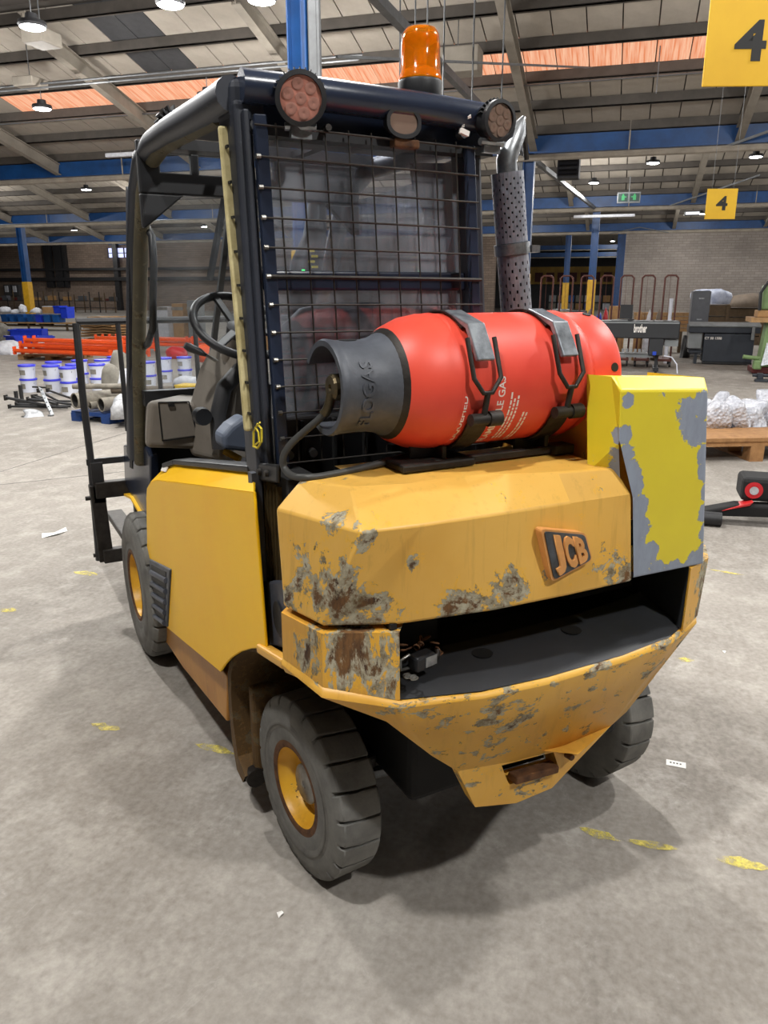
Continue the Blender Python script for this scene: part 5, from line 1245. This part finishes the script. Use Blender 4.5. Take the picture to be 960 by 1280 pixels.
for k in range(12):
    uu = uo + .10 + .13*(k % 5) + (.05 if k > 4 else 0); z = .19 + .125*(k//5)
    v = vo + .75 - .15*(k//5) - .07*rnd.random() - (.12*(k % 5))
    c = W(uu, v, z)
    if beam0 is None:
        orange_beam(0, 0, 10, 2.9, 0, 'orange steel racking beam, %s of the left stack' % NB[k]); beam0.location = c; beam0.rotation_euler = (0, 0, HROT + R(-6))
    else: dup(beam0, c, HROT + R(-6 + rnd.uniform(-3, 5)), 'orange steel racking beam, %s of the left stack' % NB[k])
uo, vo = guv(140, 440)
for k in range(8):
    c = W(uo + .1 + .14*(k % 4), vo + .55 - .12*(k % 4), .19 + .125*(k//4)); dup(beam0, c, HROT + R(-4 + rnd.uniform(-3, 3)), 'orange steel racking beam, %s of the right stack beside the cab pillar' % NB[k])
# cardboard sheets stacked
uo, vo = guv(100, 428); uo += 1.6
for k in range(9):
    t_ = thing('cardboard_sheet', 'folded brown cardboard, layer %s of the stack behind the orange beams' % ['one from the floor', 'two', 'three', 'four', 'five', 'six', 'seven', 'eight', 'nine at the top'][k], 'cardboard', W(uo, vo + rnd.uniform(-.15, .15) + (.12 if k > 6 else 0), .02 + .085*k), HROT + R(rnd.uniform(-8, 8)), 'cardboard sheets in a stack')
    wd = rnd.uniform(1.3, 1.7) if k < 6 else rnd.uniform(.8, 1.2)
    b = B(); n_ = 10; up, lo = [], []
    b.rings([[V((x, -wd/2 + wd*i/n_, .012*math.sin(i*1.1+k) + h)) for x, h in ((-.5, 0), (.5, 0), (.5, .05), (-.5, .05))] for i in range(n_+1)]); b.build('sheet', 'card', t_)
    b = B(); b.box((-.505, 0, .025), (.004, wd*.8, .008)); b.build('fold_gap', 'darktimber', t_)
# blue crates on the floor heap
for k, (x, y, rz, tilt) in enumerate(((38, 428, .3, .12), (24, 431, -.4, -.15), (58, 430, .7, .25))):
    t_ = thing('plastic_crate', ['bright blue plastic crate tipped on the heap left of the cardboard', 'blue crate lid leaning left of the tipped crate', 'blue crate lying beside the cardboard stack'][k], 'crate', gnd(x, y), HROT + rz)
    h = (.42, .28, .25)[k]; L = (1.0, .6, .45)[k]
    b = B()
    for a_, c_ in (((-.25, -L/2, .04), (.25, L/2, .07)), ((-.25, -L/2, .04), (-.23, L/2, h)), ((.23, -L/2, .04), (.25, L/2, h)), ((-.25, -L/2, .04), (.25, -L/2+.02, h)), ((-.25, L/2-.02, .04), (.25, L/2, h))): b.span(a_, c_)
    b.build('shell', 'crateblue', t_); b = B(); b.span((-.29, -L/2-.04, h-.05), (-.25, L/2+.04, h)); b.build('rim', 'crateblue', t_)
    b = B(); b.span((-.2, -.15, 0), (.2, .15, .05)); b.build('foot', 'crateblue', t_)
heap('white_sheeting', 12, 442, (.9, 1.0, .32), 'sackwhite', 'white plastic sheeting heaped left of the orange beams', 'sheeting', 31, None, .15)
heap('grey_sacking', 3, 428, (.7, .6, .62), 'sackgrey', 'grey sacking heaped at the far left edge', 'sack', 32, None, .2)
heap('white_bag', 53, 436, (.4, .35, .3), 'sackwhite', 'small white bag beside the blue crate', 'bag', 33, None, .2)
# long bench with blue totes
ub2 = 27.0
u_, v_, z_ = at(45, 403, ub2)
bn = thing('work_bench', 'long timber bench carrying the blue totes at far left', 'bench', W(ub2, v_, 0), HROT)
b = B(); b.span((0, -3.6, z_-.05), (.9, 2.5, z_)); b.build('top', 'timber', bn)
for y in (-3.5, -1.5, .4, 2.3):
    b = B(); b.span((.02, y, 0), (.08, y+.07, z_-.05)); b.build('leg', 'darktimber', bn)
    b = B(); b.span((.8, y, 0), (.87, y+.07, z_-.05)); b.build('leg', 'darktimber', bn)
b = B(); b.span((.02, -3.5, .15), (.85, 2.35, .20)); b.build('lower_shelf', 'darktimber', bn)
tote0 = None
def tote(x, y, u, sz, label, mat='boxblue'):
    global tote0
    uu, v, z = at(x, y, u)
    t_ = thing('plastic_tote', label, 'tote', W(u+.3, v*(u+.3)/u if False else v, z), HROT, 'blue plastic totes')
    b = B(); w_, h = sz
    b.rings([[(-.22, -w_/2*.92, 0), (.22, -w_/2*.92, 0), (.22, w_/2*.92, 0), (-.22, w_/2*.92, 0)], [(-.25, -w_/2, h), (.25, -w_/2, h), (.25, w_/2, h), (-.25, w_/2, h)], [(-.23, -w_/2*.94, h), (.23, -w_/2*.94, h), (.23, w_/2*.94, h), (-.23, w_/2*.94, h)], [(-.2, -w_/2*.86, .03), (.2, -w_/2*.86, .03), (.2, w_/2*.86, .03), (-.2, w_/2*.86, .03)]]); b.build('body', mat, t_)
    b = B(); b.span((-.265, -w_/2-.01, h-.04), (-.24, w_/2+.01, h)); b.build('rim', mat, t_)
for k, (x, w_) in enumerate(((4, .30), (14, .28), (25, .32), (36, .24))): tote(x, 402.5, ub2, (w_, .31), 'dull blue tote on the bench, number %s from the left' % ['one', 'two', 'three', 'four'][k])
for k, (x, w_) in enumerate(((47, .28), (57, .28), (68, .28))): tote(x, 403, ub2-.05, (w_, .30), 'blue tote on the bench under the %s' % ['white bags', 'cardboard box', 'bright blue crate'][k], 'crateblue' if k == 0 else 'boxblue')
tote(70, 392, ub2-.05, (.30, .30), 'bright blue crate on top beside the cardboard box', 'crateblue'); tote(79, 398, ub2-.05, (.32, .45), 'tall bright blue crate at the right end of the totes', 'crateblue')
uu, v, z = at(60, 391.5, ub2); t_ = thing('cardboard_box', 'small brown cardboard box on top of the blue totes', 'box', W(uu, v, z), HROT)
b = B(); b.span((0, -.26, 0), (.4, .26, .27)); b.build('box', 'card', t_); b = B(); b.span((-.004, -.26, .25), (.4, .26, .274)); b.build('flap', 'sackwhite', t_)
for k, (x, y, w_, h) in enumerate(((5, 390, .5, .22), (46, 391, .5, .2), (20, 391, .3, .14), (28, 390, .3, .3))):
    heap('white_bag', x, y, (.4, w_, h), 'sackwhite', ['white bags on the leftmost totes', 'white bags beside the cardboard box', 'small white bag on the third tote', 'clear bags standing on the fourth tote'][k], 'bag', 50+k, ub2+.1, .25, 2)
heap('red_bag', 143, 395, (.5, .55, .25), 'redjunk', 'red plastic bags by the cab pillar, far back', 'bag', 61, 27.4, .2).location.z = z_
heap('grey_sack', 118, 398, (.6, .75, .28), 'sackgrey', 'grey sacks behind the cardboard stack', 'sack', 62, 27.4, .2).location.z = z_
heap('white_sack', 160, 400, (.5, .55, .28), 'sackwhite', 'white sacks behind the red bags', 'sack', 63, 27.4, .2).location.z = z_
heap('dark_bundle', 34, 408, (.5, .75, .2), 'black', 'black bundle under the bench', 'bundle', 64, 27.45, .1).location.z = .2
heap('pale_bundle', 57, 409, (.5, .8, .18), 'sackgrey', 'grey bundle under the bench by the blue totes', 'bundle', 65, 27.45, .2).location.z = .2
# far clutter along the left wall
rnd = random.Random(21)
FAR = ['left of the blue column', 'right of the blue column', 'behind the blue crates', 'behind the cardboard stack', 'below the wall window', 'beside the cab pillar', 'left of the wall window', 'against the far wall']
for k in range(8):
    x = 5 + 19*k; uu, v, z = at(x, 386, 50)
    t_ = thing('storage_rack', 'dark storage rack far back, %s' % FAR[k], 'rack', W(50, v, 0), HROT)
    h = rnd.uniform(.9, 1.6)
    for y in (-.45, .4):
        b = B(); b.span((0, y, 0), (.06, y+.05, h)); b.build('upright', 'darktimber' if k % 2 else 'tubedark', t_)
    for zz in (.3, .8): 
        b = B(); b.span((0, -.45, zz), (.5, .45, zz+.05)); b.build('shelf', 'tubedark', t_)
    b = B(); b.span((.05, -.35, .85), (.45, .1, .85+rnd.uniform(.2, .4))); b.build('stored_box', rnd.choice(['darktimber', 'dim', 'cabinetgrey', 'card']), t_)
    b = B(); b.span((.05, .14, .85), (.45, .38, .85+rnd.uniform(.1, .3))); b.build('stored_box', rnd.choice(['oxide', 'dim', 'sackgrey']), t_)
# seen through the cab glass
heap('orange_bundle', 222, 448, (.4, .55, .30), 'redjunk', 'salmon coloured bundle seen through the cab glass beside the lever', 'bundle', 71, None, .15)
heap('orange_cover', 262, 452, (.5, .7, .42), 'beamorange', 'orange cover seen through the cab glass behind the steering wheel', 'cover', 72, None, .15)
heap('white_bundle', 210, 500, (.4, .3, .16), 'sackwhite', 'white bundle seen through the cab glass above the glove box', 'bundle', 73, None, .25)
heap('white_bundle', 240, 482, (.4, .5, .2), 'sackwhite', 'white bundle above the yellow crate in the cab glass', 'bundle', 74, None, .25)
t_ = gthing('yellow_crate', 234, 498, 'yellow crate seen through the cab glass left of the console', 'crate'); b = B(); b.span((0, -.22, 0), (.3, .22, .2)); b.build('shell', 'yellowcrate', t_, bevel=.01); b = B(); b.span((-.01, -.1, .08), (.01, .1, .14)); b.build('handle_slot', 'guard', t_)
for k in range(3):
    u_, v_, z_ = at(205+19*k, 420, 22); t_ = thing('plastic_tote', 'pale tote stacked far behind the windscreen, number %s from the left' % ['one', 'two', 'three'][k], 'tote', W(22, v_, 0), HROT); b = B(); b.span((0, -.19, 0), (.4, .19, 1.1+.1*k)); b.build('body', ['sackwhite', 'card', 'machinegrey'][k], t_); b = B(); b.span((-.02, -.2, 1.0), (.0, .2, 1.1)); b.build('rim', 'sackgrey', t_)
for k in range(5):
    x = 340 + 58*k; u_, v_, z_ = at(x, 400, 20); t_ = thing('stacked_carton', 'carton stack seen dimly through the rear mesh, number %s from the left' % ['one', 'two', 'three', 'four', 'five'][k], 'carton', W(20, v_, 0), HROT)
    for j in range(2):
        b = B(); b.span((0, -.3, .55*j), (.5, .3, .55*j+.53)); b.build('carton', ['card', 'sackgrey', 'dim'][(k+j) % 3], t_)

# ================================================================ RIGHT BACKGROUND
# brown frames
uf = 17.8
frames = [(677, 692), (702, 716), (728, 742), (753, 767), (778, 792), (804, 819), (832, 848)]
NM = ['leftmost, beside the exhaust guard', 'second from the left', 'third, in front of the yellow column foot', 'fourth, at the pink bundle', 'fifth, behind the printer screen', 'sixth, right of the printer screen', 'rightmost, left of the grey cabinet']
fr0 = None
for (a_, c_), nm in zip(frames, NM):
    u, v0, z = at(a_, 345, uf); _, v1, _ = at(c_, 345, uf); w_ = v0 - v1
    lb = 'red-brown tube trolley frame, %s' % nm
    if fr0 is None:
        t_ = thing('tube_trolley', lb, 'trolley', W(uf, (v0+v1)/2, 0), HROT, 'red-brown trolley frames')
        h = w_/2; 
        b = B(); b.tube([(0, -h, .18), (0, -h, z-.05), (0, -h+.05, z), (0, h-.05, z), (0, h, z-.05), (0, h, .18)], .02, 8); b.build('hoop', 'frame_rust', t_, 50)
        b = B(); b.span((-.02, -h-.03, .14), (.75, h+.03, .19)); b.build('deck', 'frame_rust', t_)
        for x in (.03, .68):
            for y in (-h, h):
                b = B(); b.lathe([(-.02, .06), (.02, .06)], (x, y, .075), (0, 1, 0), 14, True, True); b.build('castor', 'black', t_)
        b = B(); b.tube([(0, .02, .2), (0, .02, z)], .004, 5); b.build('mesh_wire', 'frame_rust', t_)
        fr0 = t_
    else: dup(fr0, W(uf, (v0+v1)/2, 0), HROT, lb)
# wide printer with an embroidered maker's name
upn = guv(832, 467)[0]
u, v, z = at(851, 402, upn); _, v2, z2 = at(851, 424, upn)
pr = thing('wide_printer', 'black wide-format printer with white lettering on its front, behind the cylinder', 'printer', W(upn, v, 0), HROT)
Lp = 1.75
b = B(); b.span((0, 0, z2), (.65, Lp, z)); b.build('body', 'machineblack', pr, bevel=.02)
b = B(); b.span((-.008, .02, z-.045), (.3, Lp-.02, z-.015)); b.build('lid_edge', 'machinegrey', pr)
b = B(); b.span((.0, 1.0, z), (.5, 1.32, z+.015)); b.build('tray', 'machinegrey', pr)
b = B(); b.span((.02, 0.28, z2-.33), (.3, .55, z2+.0)); b.build('side_pod', 'machineblack', pr, bevel=.01)
_, va, za_ = at(793, 405, upn); _, vb, zb2 = at(808, 416, upn)
va -= v; vb -= v
letters('maker_lettering', 'brother', quadmap((-.006, va, za_), (-.006, vb, za_), (-.006, vb, zb2), (-.006, va, zb2), (-1, 0, 0)), 'white', pr, .004, .03)
b = B(); b.span((.1, .0, z2-.15), (.5, .26, z2-.02)); b.build('ink_unit', 'machinegrey', pr)
for y in (.38, Lp-.2):
    b = B(); b.span((.25, y-.03, .1), (.35, y+.03, z2)); b.build('leg', 'machineblack', pr)
    b = B(); b.span((-.05, y-.05, .04), (.65, y+.05, .11)); b.build('foot', 'machineblack', pr)
    for x in (0, .6):
        b = B(); b.lathe([(-.02, .035), (.02, .035)], (x, y, .035), (0, 1, 0), 12, True, True); b.build('castor', 'black', pr)
b = B(); b.span((.1, .45, .30), (.4, Lp, .38)); b.build('take_up_bar', 'machinegrey', pr)
for k in range(6):
    b = B(); b.span((-.02, .62+.08*k, .40), (.12, .67+.08*k, .47)); b.build('clip', 'zinc', pr)
b = B(); b.span((.0, .40, z2-.32), (-.012, .47, z2-.25)); b.build('blue_display', 'bluecap', pr)
b = B(); b.tube([(-.02, .25, .35), (-.06, .1, .33), (-.1, .0, .2), (-.12, -.03, .02)], .012, 6); b.build('hose', 'pailwhite', pr, 50)
u, v, z3 = at(782, 400, upn+.4); t_ = thing('flat_screen', 'small black flat screen standing on the wide printer', 'screen', W(upn+.4, v, z), HROT)
b = B(); b.box((0, 0, .17), (.03, .25, .28)); b.build('panel', 'machineblack', t_, bevel=.005); b = B(); b.box((.0, 0, .012), (.14, .34, .024)); b.build('stand', 'machineblack', t_)
# black plotter
upl = guv(905, 456)[0]
u, v, z = at(944, 418, upl); _, vl_, _ = at(881, 418, upl); _, vll, zt2 = at(862, 405, upl)
pt_ = thing('flatbed_plotter', 'dark flatbed plotter with a grey roller bed, right of the wide printer', 'plotter', W(upl, v, 0), HROT)
w1, w2 = vl_-v, vll-v
b = B(); b.span((0, 0, .06), (.6, w1, z)); b.build('cabinet', 'machinenavy', pt_, bevel=.01)
b = B(); b.span((-.02, 0, .02), (.02, w1, .06)); b.build('plinth', 'black', pt_)
b = B(); b.span((-.02, -.1, z+.02), (.7, w2, zt2-.02)); b.build('bed', 'machinenavy', pt_, bevel=.01)
for k in range(3):
    b = B(); b.tube([(-.02+.12*k, -.1, zt2-.03+.02*k), (-.02+.12*k, w2, zt2-.03+.02*k)], .035, 10); b.build('roller', 'machinegrey', pt_, 50)
b = B(); b.span((-.05, .02, z-.12), (.0, .08, zt2-.04)); b.build('bracket', 'machinegrey', pt_)
_, va, za_ = at(881, 421, upl); _, vb, zb2 = at(902, 424.5, upl)
letters('maker_lettering', 'CT 50 1500', quadmap((-.004, va-v, za_), (-.004, vb-v, za_), (-.004, vb-v, zb2), (-.004, va-v, zb2), (-1, 0, 0)), 'white', pt_, .003, .02)
b = B(); b.span((.05, w1+.05, .35), (.5, w1+.32, z+.05)); sp_ = b.build('side_unit', 'machinegrey', pt_); b = B(); b.span((.05, w1+.02, .25), (.45, w1+.3, .3)); b.build('side_shelf', 'machinenavy', pt_)
b = B(); b.span((.1, w1+.1, 0), (.4, w1+.16, .3)); b.build('leg', 'machinenavy', pt_)
heap('cable_heap', 855, 447, (.3, .22, .5), 'black', 'dark heap of cables between printer and plotter', 'cables', 81, None, .25)
# grey tower cabinet
uc = 21.0
u, v, z = at(878, 364, uc); _, va, _ = at(867, 364, uc); _, vb, _ = at(890, 364, uc)
t_ = thing('tower_cabinet', 'dark grey tower cabinet standing behind the plotter', 'cabinet', W(uc, v, 0), HROT)
b = B(); b.span((0, -(va-vb)/2, .05), (.6, (va-vb)/2, z)); b.build('body', 'cabinetgrey', t_, bevel=.01)
for k in range(3):
    b = B(); b.span((-.008, -(va-vb)/2+.03, .15+.5*k), (.0, (va-vb)/2-.03, .6+.5*k)); o = b.build('door', 'cabinetgrey', t_); b = B(); b.span((-.014, -.06, .4+.5*k), (-.006, .06, .43+.5*k)); b.build('handle', 'zinc', o)
# tarps
heap('tarpaulin', 890, 380, (.9, 1.0, .42), 'tarp', 'white and blue tarpaulin heaped behind the grey cabinet', 'tarpaulin', 91, 24, .22)
heap('tarpaulin', 930, 384, (1.2, 1.3, .50), 'tarpbrown', 'brown tarpaulin heaped left of the green machine', 'tarpaulin', 92, 26.5, .2)
for (x, y, u, w_, lb) in ((890, 380, 24, .9, 'old timber crate under the white tarpaulin'), (930, 384, 26.5, 1.2, 'old timber crate under the brown tarpaulin')):
    uu, v, z = at(x, y, u); t_ = thing('timber_crate', lb, 'crate', W(u, v), HROT)
    for k in range(4):
        b = B(); b.span((-.42, -w_/2, z*k/4), (.42, w_/2, z*(k+.9)/4)); b.build('plank', 'darktimber', t_)
    for sy in (-1, 1):
        b = B(); b.span((-.45, sy*w_*.42-.04, 0), (-.42, sy*w_*.42+.04, z-.01)); b.build('batten', 'darktimber', t_)
# timber boards
for k in range(5):
    u, v, z = at(866, 398-4*k, 21.6); t_ = thing('timber_board', 'pale timber board in the stack left of the grey cabinet, number %s from the bottom' % ['one', 'two', 'three', 'four', 'five'][k], 'timber', W(22.4, v+.7, .55+.10*k), HROT + R(rnd.uniform(-3, 3)), 'pale boards stacked behind the printer')
    b = B(); b.span((0, -.7, 0), (.25, .7, .085)); b.build('board', 'timber' if k != 2 else 'plank', t_)
t_ = thing('trestle', 'low trestle carrying the pale boards', 'trestle', W(22.4, at(866, 398, 21.6)[1]+.7, 0), HROT)
for y in (-.5, .5):
    b = B(); b.span((0, y-.04, 0), (.25, y+.04, .55)); b.build('leg', 'darktimber', t_)
# assorted items between frames
MISC = [(683, 395, 'sackgrey', 'grey carton', 19.6), (700, 392, 'machinegrey', 'pale machine cover', 20), (722, 394, 'dim', 'dark carton', 19.7), (738, 390, 'sackgrey', 'grey bundle', 20.2), (749, 392, 'bluecap', 'bright blue bundle', 19.3), (757, 390, 'redjunk', 'pink-red bundle', 19.5), (772, 388, 'card', 'brown carton', 20.3), (800, 391, 'card', 'brown bundle', 19.6), (812, 391, 'sackwhite', 'white film bundle', 19.4), (824, 391, 'tarpbrown', 'brown film bundle', 19.8), (838, 388, 'pailwhite', 'white plastic pipe', 19.0)]
for k, (x, y, m_, nm, u) in enumerate(MISC):
    uu, v, z = at(x, y, u)
    if 'carton' in nm or 'cover' in nm:
        t_ = thing('carton', '%s seen between the red-brown frames at %s' % (nm, ['the left', 'the second frame', 'the third frame', 'the fourth frame', 'mid row', 'mid row', 'the fifth frame', 'right', 'right', 'right', 'right'][k]), 'carton', W(u, v, 0), HROT); b = B(); b.span((0, -.2, 0), (.4, .2, z+.10)); b.build('box', m_, t_); b = B(); b.span((-.005, -.2, z+.02), (.0, .2, z+.05)); b.build('tape', 'timber', t_)
    elif 'pipe' in nm:
        t_ = thing('plastic_pipe', 'white plastic pipe standing left of the rightmost brown frame post', 'pipe', W(u, v, 0), HROT); b = B(); b.lathe([(0, .04), (z+.25, .04), (z+.25, .034), (.1, .034)], (0, 0, 0), (0, 0, 1), 14, True); b.build('pipe', m_, t_, 40); b = B(); b.lathe([(z+.2, .044), (z+.26, .044)], (0, 0, 0), (0, 0, 1), 14); b.build('collar', m_, t_)
    else:
        o = lump('bundle', (.30, .20, z+.06), m_, 100+k, rough=.05, sub=2); o.location = W(u, v, 0); o.rotation_euler = (0, 0, HROT); tag(o, '%s among the red-brown frames%s' % (nm, ', beside the blue one' if 'pink' in nm else ''), 'bundle')
# green machine tool at the right edge
ug = guv(945, 468)[0]
_, v, _ = at(962, 440, ug)
gm = thing('machine_tool', 'green machine tool on a red base at the right edge', 'machine', W(ug, v, 0), HROT)
def gz(y_): return at(960, y_, ug)[2]
b = B(); b.span((0, -.3, .02), (.6, .28, .14)); b.build('base', 'oxide', gm, bevel=.02)
b = B(); b.rings([[(.05, -.2, .14), (.5, -.2, .14), (.5, .16, .14), (.05, .16, .14)], [(.1, -.15, gz(402)), (.45, -.15, gz(402)), (.45, .10, gz(402)), (.1, .10, gz(402))]]); b.build('column', 'green', gm, bevel=.02)
b = B(); b.span((-.1, -.35, gz(403)), (.7, .42, gz(397))); b.build('wooden_top', 'timber', gm)
b = B(); b.span((0, -.3, gz(397)), (.5, .30, gz(388))); b.build('bracket', 'card', gm, bevel=.02)
b = B(); b.span((.05, -.3, gz(388)), (.45, .24, gz(356))); b.build('head', 'green', gm, bevel=.05, seg=4)
b = B(); b.tube([(.0, .28, gz(388)), (.0, .30, gz(366)), (.0, .2, gz(353)), (.0, .0, gz(350))], .03, 10); b.build('belt_guard', 'black', gm, 50)
b = B(); b.rings([[(-.35, -.05, .25), (-.32, -.05, .25), (-.32, .18, .2), (-.35, .18, .2)], [(-.2, -.05, gz(428)), (-.17, -.05, gz(428)), (-.17, .10, gz(428)), (-.2, .10, gz(428))]]); b.build('splash_plate', 'zinc', gm)
b = B(); b.tube([(-.2, .2, .33), (-.25, .5, .36)], .04, 10); b.build('table_arm', 'green', gm, 50)
b = B(); b.span((-.3, .15, .12), (-.1, .3, .3)); b.build('gear_box', 'green', gm, bevel=.03)
t_ = gthing('vice', 955, 478, 'dark bench vice on the floor by the green machine', 'vice'); b = B(); b.span((0, -.15, 0), (.15, .15, .05)); b.build('base', 'machinenavy', t_, bevel=.01); b = B(); b.tube([(.05, -.2, .12), (.05, .2, .12)], .03, 10); b.build('screw', 'machinenavy', t_, 50); b = B(); b.span((.0, .02, .05), (.12, .12, .16)); b.build('jaw', 'machinenavy', t_, bevel=.01)
# pallet with wrapped goods
pw = pallet('pallet', 945, 577, 1.4, .95, 'brown wooden pallet carrying wrapped goods behind the yellow and grey box', 'plank', R(22), .20, 7)
upw, vpw = guv(935, 577)
b = B(); b.span((.0, -.72, .20), (.95, .72, .235)); b.build('ply_sheet', 'plank', pw)
for k, (x, y, s_, nm) in enumerate(((913, 536, (.36, .32, .30), 'tallest bubble-wrapped item, left on the brown pallet'), (940, 532, (.38, .34, .24), 'bubble-wrapped item in the middle of the brown pallet'), (966, 530, (.36, .30, .31), 'bubble-wrapped item at the right edge of the photo on the brown pallet'), (890, 528, (.3, .24, .30), 'bubble-wrapped item half hidden by the grey box edge'))):
    p = on(x, y, 'z', .235); o = lump('wrapped_item', s_, 'bubble', 200+k, rough=.36, sub=4); o.location = p + BU*.15; o.rotation_euler = (0, 0, HROT + .5*k); tag(o, nm, 'wrapped item', 'bubble-wrapped goods on the pallet')
p = on(893, 527, 'z', .235); t_ = thing('flat_box', 'thin black box lying on the brown pallet beside the wrapped goods', 'box', p, HROT); b = B(); b.span((-.1, -.12, 0), (.12, .12, .03)); b.build('case', 'machineblack', t_); b = B(); b.span((-.104, -.1, .01), (-.1, .1, .02)); b.build('seam', 'dim', t_)
# trolley jack / garden tool on the floor
uj, vj = guv(925, 655)
tj = thing('trolley_jack', 'black trolley jack with a red cover and black wheel on the floor at the right', 'jack', W(uj, vj, 0), HROT)
b = B(); b.prism([(-.05, .32, .05), (-.05, -.5, .09), (-.05, -.5, .17), (-.05, .05, .15), (-.05, .28, .085)], (.14, 0, 0)); b.build('chassis', 'matte', tj, bevel=.015)
b = B(); b.rings([[(-.058, .14, .10), (.06, .14, .10), (.06, .10, .12), (-.058, .10, .12)], [(-.062, -.04, .155), (.06, -.04, .155), (.06, -.06, .185), (-.062, -.06, .185)]]); b.build('red_cover', 'toolred', tj, bevel=.01)
b = B(); b.span((.0, -.38, .17), (.28, .02, .34)); b.build('tool_case', 'matte', tj, bevel=.03)
b = B(); b.lathe([(-.006, .06), (-.008, .04), (-.008, .001)], (-.0, -.06, .255), (1, 0, 0), 24); b.build('disc', 'redjunk', tj)
b = B(); b.lathe([(-.018, .03), (-.018, .02), (-.016, .001)], (-.0, -.06, .255), (1, 0, 0), 24); b.build('pale_hub', 'film', tj)
b = B(); b.span((-.02, -.37, .19), (.0, -.30, .30)); b.build('pale_panel', 'machinegrey', tj)
b = B(); b.tube([(-.1, .34, .05), (-.1, .14, .05)], .05, 18); b.build('front_wheel', 'black', tj, 50)
b = B(); b.lathe([(-.03, .06), (.03, .06)], (.1, -.42, .06), (0, 1, 0), 18, True, True); b.build('rear_wheel', 'black', tj, 50)
